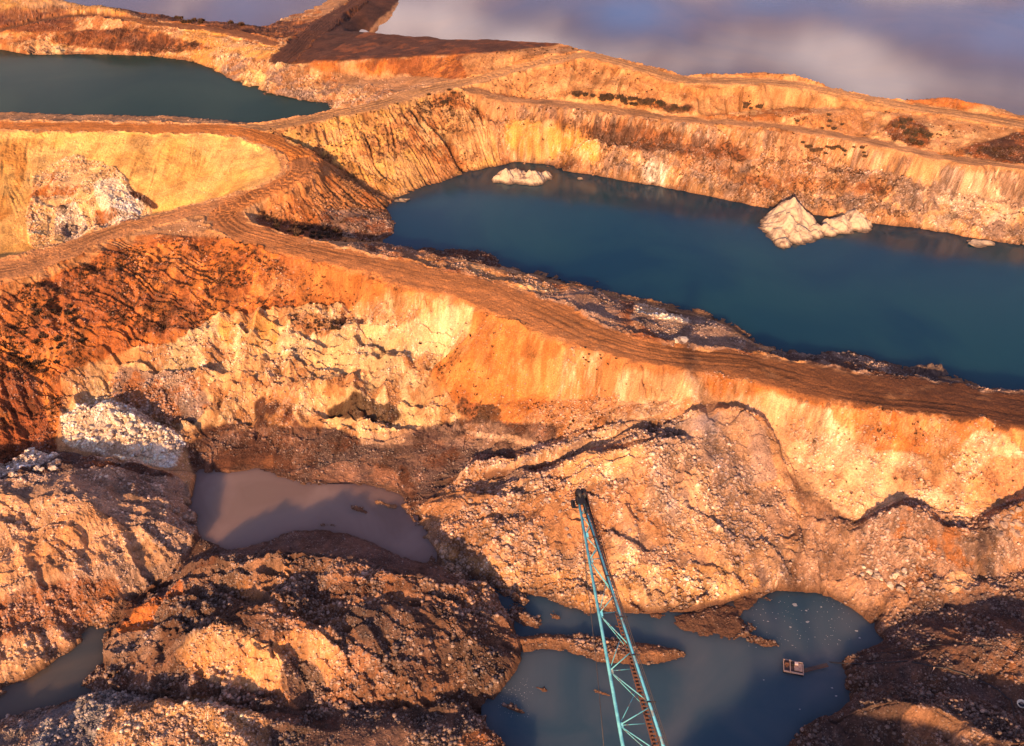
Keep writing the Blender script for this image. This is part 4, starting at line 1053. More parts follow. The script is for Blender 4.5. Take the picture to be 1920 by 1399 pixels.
m = MB(); m.tube([Rt, Rb, Re], .12, 12, .24); c_ = m.build('chord', M_BLUE2, boom, True); c_['label'] = 'weathered right chord tube with black cable clamps'
m = MB(); m.tube([Bt, Bb, Be], .11, 10, .20); c_ = m.build('chord', M_RUST, boom, True); c_['label'] = 'rusty lower chord'
def brace(p, q, r=.06, mat=M_BLUE):
    m = MB(); m.tube([p, q], r, 6); m.build('brace', M_BRACE, boom, True)
bays = [940, 966, 1003, 1050, 1151, 1258, 1360, 1466, 1580, 1700, 1830, 1980]
mids = [(a + b) / 2 - 2 for a, b in zip(bays[:-1], bays[1:])]
for i, yb in enumerate(bays):
    p = onl(Lt, Lb, yb)
    if p.z < zbase: break
    if i > 0:
        brace(p, onl(Rt, Rb, mids[i - 1] + 18 * (yb > 1100)))
        if i > 2: brace(p, onl(Bt, Bb, yb - 4), .05)
        brace(p, onl(Bt, Bb, mids[i - 1] - 20 * (yb > 1060)), .045)
    if i < len(mids) and i > 0:
        brace(p, onl(Rt, Rb, mids[i] + 10), .06)
        if i > 2: brace(p, onl(Bt, Bb, mids[i] + 16), .045)
for yb in bays[2:9]:
    p = onl(Lt, Lb, yb); m = MB(); dL = (Lb - Lt).normalized(); sR = (Rb - Lb).normalized()
    m.box(p + sR * .22, dL, sR, dL.cross(sR).normalized(), .5, .36, .04); m.build('gusset_plate', M_BLUE2, boom)
# rusty walkway between right and lower chord: stringers, rungs, handrail
wt0, wb0 = Bt + (Rt - Bt) * .15, Bb + (Rb - Bb) * .1
dirw = (wb0 - wt0).normalized()
sidew = (Lb - Rb).normalized()
upw = dirw.cross(sidew).normalized()
if upw.z < 0: upw = -upw
m = MB(); 
we = ext(wt0, wb0); nr = int((we - wt0).length / .38)
for off in (-.32, .32): m.tube([wt0 + sidew * off + upw * .1, we + sidew * off + upw * .1], .055, 6)
for k in range(nr):
    c = wt0 + dirw * (.3 + k * .38) + upw * .1
    m.box(c, sidew, dirw, upw, .66, .13 if k % 3 else .2, .04)
m.build('walkway', M_RUST, boom)
m = MB()
for off in (-.36,): 
    m.tube([wt0 + sidew * off + upw * 1.0, we + sidew * off + upw * 1.0], .03, 5)
    for k in range(0, int((we - wt0).length / 2.2)):
        c = wt0 + dirw * (.5 + k * 2.2) + sidew * off
        m.tube([c + upw * .1, c + upw * 1.0], .03, 5)
m.build('handrail', M_RUST, boom)
# pendant cables with clamps along the right chord
for j, off in enumerate((.28, .46)):
    m = MB(); m.tube([Rt - sidew * off * .5 + upw * .45, (Rt + Rb) / 2 - sidew * off + upw * .30, Rb - sidew * off + upw * .28, Re - sidew * off + upw * .3], .045, 6); m.build('cable', M_ROPE, boom, True)
m = MB(); m.tube([Rt + upw * .2 + sidew * .15, Rb + upw * .3 + sidew * .35], .05, 6); m.build('cable', M_ROPE, boom, True)
for yb in (1008, 1080, 1157, 1228, 1316, 1410):
    c = onl(Rt, Rb, yb); m = MB()
    pts = [c - sidew * .62 + upw * .34, c - sidew * .45 + upw * .12, c - sidew * .1 + upw * .16, c + upw * .28, c + sidew * .22 + upw * .1]
    m.tube(pts, .07, 6); m.build('clamp', M_STEEL, boom, True)
# head with sheaves
hc = (Lt + Rt) / 2
side = (Rt - Lt).normalized(); dirb = (Lt - Lb).normalized(); upb = side.cross(dirb).normalized()
m = MB()
m.box(hc + dirb * .1, side, dirb, upb, 1.05, .9, .5); m.box(hc + dirb * .75 + side * .12, side, dirb, upb, .55, .7, .7)
m.box(hc + dirb * .2 + side * .75, side, dirb, upb, .14, 1.6, .8); m.box(hc - dirb * .5 + side * .42, side, dirb, upb, .16, 1.8, .5)
m.build('boom_head', M_STEEL, boom, bevel=.03)
for off in (-.15, .45):
    m = MB(); c = hc + dirb * .85 + side * off; ring = []
    for k in range(25):
        a = k * 2 * math.pi / 24; ring.append(c + (dirb * math.cos(a) + upb * math.sin(a)) * .55)
    m.tube(ring, .09, 6, cap=False); m.tube([c - side * .14, c + side * .14], .5, 20); m.build('sheave', M_STEEL, boom, True)
bx = hc - side * 1.0 + dirb * .05
m = MB(); m.box(bx, side, dirb, upb, .5, .14, .3); m.box(bx - side * .2 - dirb * .35, side, dirb, upb, .12, .85, .3); m.box(bx + side * .14 - dirb * .75, side, dirb, upb, .62, .12, .3); m.box(bx + side * .1 - dirb * .35, side, dirb, upb, .16, .8, .25)
m.build('limit_bracket', M_STEEL, boom, bevel=.02)
# handrail side frame by the head
m = MB(); p0 = hc + dirb * .9 + side * .5 + upb * .6
m.tube([p0, hc - dirb * 5 + side * 1.5 + upb * .7], .03, 5); m.tube([p0, hc + dirb * .6 + upb * .3], .03, 5); m.build('head_rail', M_RUST, boom)
# foot on the bench
m = MB(); fc = (Le + Re + Be) / 3
m.box(fc - Vector((0, 0, .4)), Vector((1, 0, 0)), Vector((0, 1, 0)), Vector((0, 0, 1)), 12.0, 3.0, 1.6); m.build('boom_foot', M_STEEL, boom, bevel=.1)
# hanging hoist rope
m = MB(); hp = [at(1084, 935, 90.2), at(1091, 990, 91.5), at(1101, 1092, 92.5), at(1117, 1232, 92.2), at(1132, 1399, 90.5)]
hp = [tuple(p) for p in hp]; dd = dense(hp, 3); m.tube([Vector(p) for p in dd], .04, 5)
hr = m.build('hoist_rope', M_ROPE, boom, True)

# ---------------------------------------------------------------- pump raft, gangway, hose, post
def PZ(px, py, z): return Vector(P(px, py, z))
r0, r1, r2, r3 = PZ(1471, 1238, .35), PZ(1509, 1244, .35), PZ(1503, 1266, .35), PZ(1466, 1257, .35)
rc_ = (r0 + r1 + r2 + r3) / 4
rx = (r1 - r0 + r2 - r3).normalized(); ry = rx.cross(Vector((0, 0, -1))).normalized(); rz = Vector((0, 0, 1))
if ry.y > 0: ry = -ry
sxr, syr = ((r1 - r0).length + (r2 - r3).length) / 2, ((r3 - r0).length + (r2 - r1).length) / 2
raft = empty('pump_raft', (rc_.x, rc_.y, 0)); tag(raft, 'small weathered wooden pump raft floating near the right shore of the blue pit pond', 'raft')
def rb(m, u, v, w, a, b, c): m.box(rc_ + rx * (u * sxr / 2) + ry * (v * syr / 2) + rz * w, rx, ry, rz, a, b, c)
m = MB()
for v in (-.82, .82):
    a_ = rc_ + ry * (v * syr / 2) - rz * .38
    m.tube([a_ - rx * sxr / 2, a_ + rx * sxr / 2], .26, 12)
m.build('pontoon', M_STEEL, raft, True)
m = MB(); nb = 11
for k in range(nb):
    rb(m, -1 + (k + .5) * 2 / nb, 0, -.04, sxr / nb * .9, syr * .97, .06)
m.build('deck', simple_mat('dark_wet_boards', (.10,.06,.05), .7), raft)
m = MB()
rb(m, 0, -.95, .12, sxr, .16, .16); rb(m, 0, .95, .12, sxr, .24, .18); rb(m, -.97, 0, .12, .16, syr * .8, .16); rb(m, .97, 0, .12, .16, syr * .8, .16)
m.build('curb', M_PALE, raft, bevel=.02)
m = MB(); rb(m, -.34, 0, .34, .14, syr * 1.02, .1); m.build('cross_beam', M_PALE, raft, bevel=.02)
m = MB(); rb(m, .48, -.1, .1, sxr * .4, syr * .62, .12); m.build('planking', M_PLANK, raft)
m = MB(); c = rc_ + rx * (-.66 * sxr / 2) - ry * .25 + rz * .35; m.tube([c - rx * .32, c + rx * .32], .26, 14); m.box(c - rz * .25, rx, ry, rz, .7, .4, .2); m.tube([c - rx * .05, c - rx * .05 + ry * .7 + rz * .1], .1, 8)
pp = m.build('pump', M_RUST, raft, True)
m = MB(); rb(m, -.05, -.3, .32, .5, .45, .45); m.build('motor', M_STEEL, raft, bevel=.04)
m = MB(); rb(m, .28, -.5, .34, .6, .42, .32); m.build('toolbox', simple_mat('pale_pink_box', (.66,.50,.46), .6), raft, bevel=.03)
g0, g1 = rc_ + rx * sxr * .5 + ry * .3 + rz * .1, PZ(1552, 1246, .7)
gw = empty('gangway', g1); tag(gw, 'narrow dark plank gangway linking the pump raft to the shore', 'gangway')
gd = (g1 - g0).normalized(); gs = gd.cross(rz).normalized(); gu = gs.cross(gd)
m = MB(); n_ = 16
for k in range(n_): m.box(g0 + (g1 - g0) * ((k + .5) / n_), gs, gd, gu, .55, (g1 - g0).length / n_ * .85, .05)
m.build('deck', simple_mat('old_planks', (.06,.04,.035), .85), gw)
for sgn in (-1, 1):
    m = MB(); m.box((g0 + g1) / 2 + gs * .27 * sgn - gu * .08, gs, gd, gu, .08, (g1 - g0).length, .12); m.build('side_beam', M_RUST, gw)
def drape(px_pts, r, lift=None, step=1.0):
    w = ground_at(px_pts); w = dense([tuple(p) for p in w], step)
    z = ground_z(w[:, 0], w[:, 1])
    z = np.convolve(np.pad(z, 2, 'edge'), np.ones(5) / 5, 'valid')
    return [Vector((a, b, max(c, ground_z(a, b)[0]) + (r * .8 if lift is None else lift))) for a, b, c in zip(w[:, 0], w[:, 1], z)]
m = MB(); m.tube(drape([(1552,1243),(1600,1246),(1660,1244),(1700,1240),(1745,1250),(1800,1262),(1850,1285),(1885,1308),(1898,1330),(1902,1399),(1903,1440)], .11), .11, 7)
tag(m.build('pump_hose', M_HOSE, None, True), 'long black hose snaking from the raft gangway up the dark right bank', 'hose')
m = MB(); m.tube(drape([(1562,1232),(1640,1225),(1720,1212),(1800,1208),(1860,1212)], .06), .06, 6)
tag(m.build('power_cable', M_HOSE, None, True), 'thin black cable lying across the dark bank above the hose', 'cable')
pt = ground_at([(1746, 1262)])[0]
post = empty('marker_post', pt); tag(post, 'thin pale marker post standing by the black hose on the dark bank', 'post')
m = MB(); b0 = Vector(pt); m.tube([b0 - rz * .2, b0 + rz * 1.5 + Vector((.05, 0, 0))], .05, 8); m.build('pole', M_PALE, post, True)
m = MB(); m.box(b0 + rz * 1.5, Vector((1, 0, 0)), Vector((0, 1, 0)), rz, .26, .06, .16); m.build('plate', M_PALE, post)
bp_ = Vector(ground_at([(1914, 1322)])[0])
bas = empty('basin', bp_); tag(bas, 'round cream basin with dark hollow lying at the right edge beside the hose', 'basin')
m = MB(); prof = [(r*.6, z*.6) for r, z in [(.15, .02), (.7, .05), (1.05, .35), (1.12, .72), (1.0, .74), (.92, .42), (.6, .16), (0.05, .14)]]; sg = 28
vv = [bp_ + Vector((r * math.cos(k * 2 * math.pi / sg), r * math.sin(k * 2 * math.pi / sg) * .9, z + .14 * math.sin(k * 2 * math.pi / sg) * (r > .3))) for r, z in prof for k in range(sg)]
m.add(vv, [(i * sg + k, i * sg + (k + 1) % sg, (i + 1) * sg + (k + 1) % sg, (i + 1) * sg + k) for i in range(len(prof) - 1) for k in range(sg)])
m.build('bowl', M_WHITE, bas, True)
m = MB(); m.add([bp_ + Vector((.48 * math.cos(k * 2 * math.pi / sg), .43 * math.sin(k * 2 * math.pi / sg), .22)) for k in range(sg)], [tuple(range(sg))]); m.build('dark_disc', M_STEEL, bas)  # dark disc laid inside the basin

# ---------------------------------------------------------------- rocks
def ico(sub):
    import bmesh
    bm = bmesh.new(); bmesh.ops.create_icosphere(bm, subdivisions=sub, radius=1.0)
    v = np.array([x.co[:] for x in bm.verts]); f = [tuple(y.index for y in x.verts) for x in bm.faces]; bm.free()
    return v, f
def rock_verts(base, seed, rough=.28, flat=.7):
    r = np.random.default_rng(seed); v = base.copy()
    # planar cuts give facets
    for _ in range(9):
        n = r.normal(size=3); n /= np.linalg.norm(n); dcut = r.uniform(.55, .9)
        t = v @ n; over = np.maximum(t - dcut, 0)
        v -= n * over[:, None] * .9
    s3 = seed * 3.1
    nn = vnoise((v[:, 0] * 2.1 + v[:, 2] * 1.3 + s3).astype(np.float32), (v[:, 1] * 2.1 - v[:, 2] * 1.7 + s3).astype(np.float32), seed)
    n2 = vnoise((v[:, 0] * 6 + v[:, 2] * 4 + s3).astype(np.float32), (v[:, 1] * 6 - v[:, 2] * 5 + s3).astype(np.float32), seed + 1)
    v *= (1 + (nn - .5) * rough * 2 + (n2 - .5) * rough * .6)[:, None]
    v[:, 2] *= flat
    return v
def rock_mesh(name, sub, seed, mat, **kw):
    b, f = ico(sub); v = rock_verts(b, seed, **kw)
    me = bpy.data.meshes.new(name); me.from_pydata(v.tolist(), [], f); me.materials.append(mat); return me
M_CHALK = simple_mat('chalk', (.58,.47,.33), .9, col2=(.16,.09,.06), scale=.55, lo=.47, hi=.6, bump=1)
M_YCHALK = simple_mat('yellow_chalk', (.52,.38,.19), .9, col2=(.34,.21,.10), scale=.5, lo=.45, hi=.65, bump=1)
M_CHALKD = simple_mat('dirty_chalk', (.50,.38,.26), .9, col2=(.10,.06,.045), scale=.8, lo=.45, hi=.6, bump=.8)
M_DROCK = simple_mat('dark_shale', (.055,.035,.028), .9, col2=(.13,.085,.06), scale=1.2, bump=.8)
M_BROCK = simple_mat('brown_stone', (.30,.17,.09), .9, col2=(.15,.08,.05), scale=1.2, bump=.8)
def tide_line(m, z0):
    nt = m.node_tree; b = nt.nodes['Principled BSDF']; src = b.inputs['Base Color'].links[0].from_socket
    g = nt.nodes.new('ShaderNodeNewGeometry'); s_ = nt.nodes.new('ShaderNodeSeparateXYZ'); nt.links.new(g.outputs['Position'], s_.inputs[0])
    n = nt.nodes.new('ShaderNodeTexNoise'); n.inputs['Scale'].default_value = 1.2; nt.links.new(g.outputs['Position'], n.inputs['Vector'])
    a = nt.nodes.new('ShaderNodeMath'); a.operation = 'MULTIPLY_ADD'; nt.links.new(n.outputs['Fac'], a.inputs[0]); a.inputs[1].default_value = -.7; nt.links.new(s_.outputs[2], a.inputs[2])
    r = nt.nodes.new('ShaderNodeMapRange'); r.inputs[1].default_value = z0 - .35; r.inputs[2].default_value = z0 + .35; r.inputs[3].default_value = 1; r.inputs[4].default_value = 0
    nt.links.new(a.outputs[0], r.inputs[0])
    x = nt.nodes.new('ShaderNodeMix'); x.data_type = 'RGBA'; x.inputs[7].default_value = (.09, .06, .04, 1)
    nt.links.new(r.outputs[0], x.inputs['Factor']); nt.links.new(src, x.inputs[6]); nt.links.new(x.outputs[2], b.inputs['Base Color'])
M_CHALKW = simple_mat('wet_foot_chalk', (.49,.37,.235), .9, col2=(.20,.12,.08), scale=.45, lo=.5, hi=.66, bump=1)
tide_line(M_CHALKW, 20.15)
def outcrop(name, px, py, wpx, h, seed, mat, label, cat, z=None, dep=.7, rot=0, flat=1.0, sub=5, rough=.4):
    """one rugged rock mass standing where it is seen: wpx its width in the picture"""
    p = np.array(P(px, py, z)) if z is not None else ground_at([(px, py)])[0]
    dist = math.sqrt(p[0] ** 2 + p[1] ** 2 + (CAM_H - p[2]) ** 2)
    w = wpx / FPX * dist
    me = rock_mesh(name, sub, seed, mat, rough=rough, flat=1.0)
    o = bpy.data.objects.new(name, me); COL.objects.link(o)
    o.location = (p[0], p[1] + w * dep * .3, p[2]); o.scale = (w * .56, w * .56 * dep, h); o.rotation_euler = (0, 0, rot)
    tag(o, label, cat); return o
def massif(name, pts, mat, label, cat='rock outcrop', res=.22, zb=20.0, seed=1):
    """craggy rock from ridge points (px, py, z, radius)"""
    w = [(*P(x, y, z), r) for x, y, z, r in pts]
    x0 = min(a[0] - a[3] for a in w); x1 = max(a[0] + a[3] for a in w); y0 = min(a[1] - a[3] for a in w); y1 = max(a[1] + a[3] for a in w)
    nx, ny = int((x1 - x0) / res) + 1, int((y1 - y0) / res) + 1
    X, Y = np.meshgrid(np.linspace(x0, x1, nx), np.linspace(y0, y1, ny)); X = X.astype(np.float32); Y = Y.astype(np.float32)
    H = np.full(X.shape, -9.0)
    dxn = (fbm(X, Y, 2.6, 4, seed, .6) - .5) * 2.2; dyn = (fbm(X, Y, 2.6, 4, seed + 1, .6) - .5) * 2.2
    for (a, b, z, r) in w:
        dd = np.hypot(X + dxn - a, Y + dyn - b) / r
        H = np.maximum(H, (z - zb + .9) * (1 - dd) - .9)
    H += (ridged(X * .8 + Y * .6, (Y * .8 - X * .6) * .5, 3.4, 5, seed + 2) - .5) * 1.7 * sstep(-1, 1.2, H) + (cells(X + Y * .3, Y * .7, 1.6, seed + 3)[0] - .5) * .12 + (fbm(X, Y, .9, 3, seed + 6, .6) - .5) * .4
    H = np.maximum(H, -1.6)
    v = np.stack([X.ravel(), Y.ravel(), (H + zb).ravel()], 1)
    ok = H > -1.5
    r, c = np.where(ok[:-1, :-1] | ok[1:, 1:] | ok[1:, :-1] | ok[:-1, 1:]); i0 = r * nx + c
    q = np.stack([i0, i0 + 1, i0 + nx + 1, i0 + nx], 1); used, inv = np.unique(q, return_inverse=True); inv = inv.reshape(-1, 4)
    me = bpy.data.meshes.new(name); me.from_pydata(v[used].tolist(), [], inv.tolist()); me.materials.append(mat)
    o = bpy.data.objects.new(name, me); COL.objects.link(o); tag(o, label, cat); return o
massif('chalk_outcrop', [(1490,372,27.0,8.5),(1468,398,24.6,6.5),(1466,424,22.8,5),(1500,420,23.4,6.5),(1528,420,22.2,4.6),(1472,446,21.8,3.2),(1480,400,25,6)], M_CHALKW, 'steep white chalk peak jutting into the main lake from the far shore', seed=5)
massif('chalk_outcrop', [(1605,392,24,6),(1580,402,23.6,5.4),(1553,415,22.8,4.4),(1530,428,22,3.6),(1615,402,23.4,5)], M_CHALKW, 'low pale chalk ridge just right of the white peak on the far shore', seed=9)
massif('chalk_outcrop', [(950,318,23,5),(936,326,22,3.6),(970,312,23.6,5),(1000,318,23.4,5),(1022,318,22.4,4),(980,326,22,4.6)], M_CHALKW, 'white and black striped rock lying at the upper left shore of the main lake', seed=14)
massif('rock_shelf', [(1725,684,21.8,2.6),(1745,682,22.0,2.8),(1768,684,22,2.6),(1750,690,21.5,3)], M_DROCK, 'dark flat-topped rock at the near shore of the main lake', 'rock', zb=20.0, seed=31)
outcrop('boulder', 1223, 322, 34, 2.0, 3, M_CHALKW, 'left of the two white boulders on the far shore of the main lake', 'boulder', z=21.2)
outcrop('boulder', 1264, 327, 34, 1.9, 4, M_CHALKW, 'right of the two white boulders on the far shore of the main lake', 'boulder', z=21.2)
outcrop('boulder', 1124, 312, 30, 2.4, 6, M_BROCK, 'brown boulder on the far shore right of the striped rock', 'boulder', z=20.8)
outcrop('boulder', 1003, 344, 9, .45, 7, M_BROCK, 'small brown rock in the water in front of the striped rock', 'boulder', z=20, sub=3)
outcrop('boulder', 1087, 337, 10, .5, 8, M_CHALKW, 'small pale rock in the lake off the brown boulder', 'boulder', z=20, sub=3)
outcrop('boulder', 1841, 461, 36, .8, 9, M_CHALKW, 'cream rock in the water near the right edge of the far shore', 'boulder', z=20, sub=4, dep=.5)
outcrop('boulder', 1207, 342, 16, .6, 10, M_CHALKW, 'small grey-white slab at the waterline below the white boulders', 'boulder', z=20.1, sub=3)
outcrop('boulder', 752, 377, 24, .5, 11, M_CHALKW, 'flat pale rock at the foot of the ravine on the left shore', 'boulder', z=20.1, sub=4, dep=.5)
outcrop('boulder', 1277, 642, 24, .8, 12, M_CHALK, 'cream boulder on the berm between haul road and lake', 'boulder', sub=4)
outcrop('boulder', 1120, 529, 5, .3, 13, M_DROCK, 'tiny dark rock standing in the main lake', 'boulder', z=20, sub=2)

# ---------------------------------------------------------------- scattered stones and weeds
def project(x, y, z):
    dep = y * cp - (z - CAM_H) * sp; up = y * sp + (z - CAM_H) * cp
    return 960 + FPX * x / dep, 699.5 - FPX * up / dep, dep
def scatter(n, weight, ymax=330, wmax=1.2, seed=3, ymin=50):
    r = np.random.default_rng(seed)
    yy = r.uniform(ymin, ymax, n * 14); yy = ymin + (yy - ymin) ** 1.0
    xx = r.uniform(-1, 1, len(yy)) * .72 * spread(yy) 
    keep = r.uniform(0, 1, len(yy)) < spread(yy) / spread(ymax)
    xx, yy = xx[keep], yy[keep]
    ci, ri = to_idx(xx, yy)
    wv_ = sample(weight, ci, ri)
    k = r.uniform(0, wmax, len(xx)) < wv_
    xx, yy = xx[k][:n], yy[k][:n]
    zz = ground_z(xx, yy)
    return np.stack([xx, yy, zz], 1)
dry = np.ones((NR, NC), np.float32)
for nm in WATERS: dry *= (HZ > WATERS[nm][1] + .02) | (~NEAR[nm])
near_w = sstep(320, 60, GY)
RW = (rubn * offroad * dry * (.25 + .75 * near_w)).astype(np.float32)
VW = (VEG * sstep(.42, .60, wn_) * offroad * dry * (HZ > .3)).astype(np.float32)
def stuff_mesh(name, templates, pos, size, color, label, cat):
    vs, fs, cs = [], [], []; off = 0
    r = np.random.default_rng(5)
    tid = r.integers(0, len(templates), len(pos)); ang = r.uniform(0, 6.283, len(pos))
    V_, F_, C_ = [], [], []
    for t, (tv, tf) in enumerate(templates):
        ii = np.where(tid == t)[0]
        if not len(ii): continue
        c, s_ = np.cos(ang[ii]), np.sin(ang[ii])
        sc = size[ii]
        X = (tv[None, :, 0] * c[:, None] - tv[None, :, 1] * s_[:, None]) * sc[:, None] + pos[ii, 0:1]
        Y = (tv[None, :, 0] * s_[:, None] + tv[None, :, 1] * c[:, None]) * sc[:, None] + pos[ii, 1:2]
        Z = tv[None, :, 2] * sc[:, None] + pos[ii, 2:3]
        V_.append(np.stack([X, Y, Z], -1).reshape(-1, 3))
        fa = np.array(tf); F_.append((fa[None] + (np.arange(len(ii)) * len(tv))[:, None, None]).reshape(-1, fa.shape[1]) + off)
        off += len(ii) * len(tv)
        C_.append(np.repeat(color[ii], len(tv), 0))
    V_, F_, C_ = np.concatenate(V_), np.concatenate(F_).astype(np.int32), np.concatenate(C_)
    me = bpy.data.meshes.new(name)
    me.vertices.add(len(V_)); me.loops.add(F_.size); me.polygons.add(len(F_))
    me.vertices.foreach_set('co', V_.astype(np.float32).ravel()); me.loops.foreach_set('vertex_index', F_.ravel())
    me.polygons.foreach_set('loop_start', np.arange(0, F_.size, F_.shape[1], dtype=np.int32)); me.update()
    at_ = me.color_attributes.new('soil', 'FLOAT_COLOR', 'POINT')
    at_.data.foreach_set('color', np.concatenate([C_, np.ones((len(C_), 1))], 1).astype(np.float32).ravel())
    me.materials.append(EARTH)
    o = bpy.data.objects.new(name, me); COL.objects.link(o); o['kind'] = 'stuff'; o['label'] = label; o['category'] = cat
    return o
def col_at(pos):
    ci, ri = to_idx(pos[:, 0], pos[:, 1])
    return np.stack([sample(Cc[..., k], ci, ri) for k in range(3)], 1)
def chip(seed):
    import bmesh
    bm = bmesh.new(); bmesh.ops.create_icosphere(bm, subdivisions=1, radius=1.0)
    v = np.array([x.co[:] for x in bm.verts]); f = [tuple(y.index for y in x.verts) for x in bm.faces]; bm.free()
    r = np.random.default_rng(seed); v = v * r.uniform(.65, 1.2, (len(v), 1)) * np.array([1.15, .95, .75]); return v, f
tmpl = [chip(200 + k) for k in range(10)]
pos = scatter(200000, RW, seed=31, wmax=.9)
rs = np.random.default_rng(8)
size = .055 + .12 * rs.pareto(3.2, len(pos)).clip(0, 2.6) * (.6 + .5 * sample(RW, *to_idx(pos[:, 0], pos[:, 1])))
colr = col_at(pos); lum = colr.mean(1, keepdims=True)
colr = np.clip((colr * .75 + np.array([.24, .20, .17]) * (.3 + lum * 2)) * rs.uniform(.7, 1.55, (len(pos), 1)), .02, .8)
pos[:, 2] += size * .25
stuff_mesh('rubble', tmpl, pos, size, colr, 'loose small stones strewn over the mounds and banks', 'rubble')
# weeds
def tuft(seed, nb=9):
    r = np.random.default_rng(seed); v, f = [], []
    for k in range(nb):
        a = r.uniform(0, 6.28); l = r.uniform(.5, 1.0); w = r.uniform(.16, .34); lean = r.uniform(.15, .8)
        bx, by = r.uniform(-.45, .45, 2)
        dx, dy = math.cos(a), math.sin(a)
        p0 = np.array([bx - dy * w * .5, by + dx * w * .5, -.05]); p1 = np.array([bx + dy * w * .5, by - dx * w * .5, -.05])
        top = np.array([bx + dx * lean * l, by + dy * lean * l, l])
        mid = (p0 + p1) / 2 * .5 + top * .5
        n = len(v); v += [p0, p1, mid + np.array([dy, -dx, 0]) * w * .5, mid - np.array([dy, -dx, 0]) * w * .5, top]
        f += [(n, n + 1, n + 2), (n, n + 2, n + 3), (n + 3, n + 2, n + 4)]
    return np.array(v), f
tt = [tuft(300 + k) for k in range(6)]
pos = scatter(30000, VW, seed=41, wmax=.8)
size = rs.uniform(.22, .62, len(pos)) * (.7 + .6 * rs.uniform(0, 1, len(pos)) ** 3)
colw = np.array([.065, .035, .020]) * rs.uniform(.5, 1.7, (len(pos), 1)) + np.array([.03, .012, .0]) * rs.uniform(0, 1, (len(pos), 1))
stuff_mesh('dry_weeds', tt, pos, size, colw, 'dark dry weeds dotting the slopes', 'weeds')

M_SHRUB = simple_mat('dry_shrub_leaves', (.040,.030,.015), .95, col2=(.12,.055,.026), scale=.8, lo=.4, hi=.6)
shrub_me = []
for k in range(4):
    v, f = tuft(500 + k, 90)
    me = bpy.data.meshes.new('shrub'); me.from_pydata(v.tolist(), [], f); me.materials.append(M_SHRUB); shrub_me.append(me)
def zone_points(poly, n, seed):
    r = np.random.default_rng(seed); poly = np.array(poly, float); out = []
    while len(out) < n:
        x, y = r.uniform(poly[:, 0].min(), poly[:, 0].max()), r.uniform(poly[:, 1].min(), poly[:, 1].max())
        j = np.roll(poly, 1, 0)
        m = (poly[:, 1] > y) != (j[:, 1] > y)
        xi = poly[m, 0] + (y - poly[m, 1]) / (j[m, 1] - poly[m, 1]) * (j[m, 0] - poly[m, 0])
        if (xi < x).sum() % 2: out.append((x, y))
    return out
SHRUBS = [
 ([(1070,174),(1150,180),(1230,190),(1290,205),(1260,212),(1160,196),(1080,182)], 70, (.6, 1.5), 'dark scrub bush in the row at the foot of the far sandy ridge'),
 ([(1385,190),(1440,186),(1445,204),(1390,210)], 6, (.8, 1.4), 'dark bush on the far sandy slope above the bench road'),
 ([(1480,220),(1560,216),(1600,245),(1500,240)], 10, (.5, 1.0), 'small dark bush on the cream hump behind the bench road'),
 ([(1665,228),(1700,222),(1745,255),(1740,280),(1700,265)], 22, (.8, 1.5), 'dark bush in the thicket on the right-hand hump'),
 ([(800,175),(840,168),(860,180),(830,200)], 7, (.7, 1.2), 'dark bush just below the road junction at the top of the gullied fan'),
 ([(1505,268),(1580,280),(1650,292),(1600,298),(1520,284)], 18, (.6, 1.3), 'dark bush on the rim of the white cliff above the main lake'),
 ([(480,402),(560,425),(640,430),(640,448),(560,446),(500,425)], 26, (.6, 1.2), 'dark bush in the hollow inside the road bend'),
 ([(330,33),(470,42),(480,50),(330,42)], 20, (1.0, 1.8), 'rust-brown bush on the far bank skyline left of the causeway'),
 ([(60,560),(140,570),(170,650),(80,700),(0,660)], 40, (.5, 1.0), 'dark bush on the rust-brown slope at the left edge'),
 ([(540,598),(600,600),(650,600),(630,625),(560,615)], 22, (.35, .7), 'dark bush where the brown slope meets the pale rubble bench'),
 ([(1090,655),(1150,668),(1180,700),(1130,720),(1080,700)], 10, (.22, .42), 'small bush on the orange pit wall under the haul road'),
]
srng = np.random.default_rng(17)
for zi, (poly, n, (lo, hi), lab) in enumerate(SHRUBS):
    w = ground_at(zone_points(poly, n, 60 + zi))
    for p in w:
        o = bpy.data.objects.new('shrub', shrub_me[srng.integers(0, 4)]); COL.objects.link(o)
        s_ = srng.uniform(lo, hi); o.location = (p[0], p[1], ground_z(p[0], p[1])[0]); o.scale = (s_ * 1.15, s_ * 1.15, s_ * .8); o.rotation_euler = (0, 0, srng.uniform(0, 6.28))
        tag(o, lab, 'bush', 'bushes: ' + lab)
BM = {}
for nm, mat in (('pale', M_CHALK), ('dull', simple_mat('dull_stone', (.36,.25,.17), .9, col2=(.22,.14,.10), scale=1.5, bump=.6)), ('dark', M_DROCK)):
    BM[nm] = [rock_mesh('boulder', 3, 400 + k, mat, rough=.25, flat=.8) for k in range(4)]
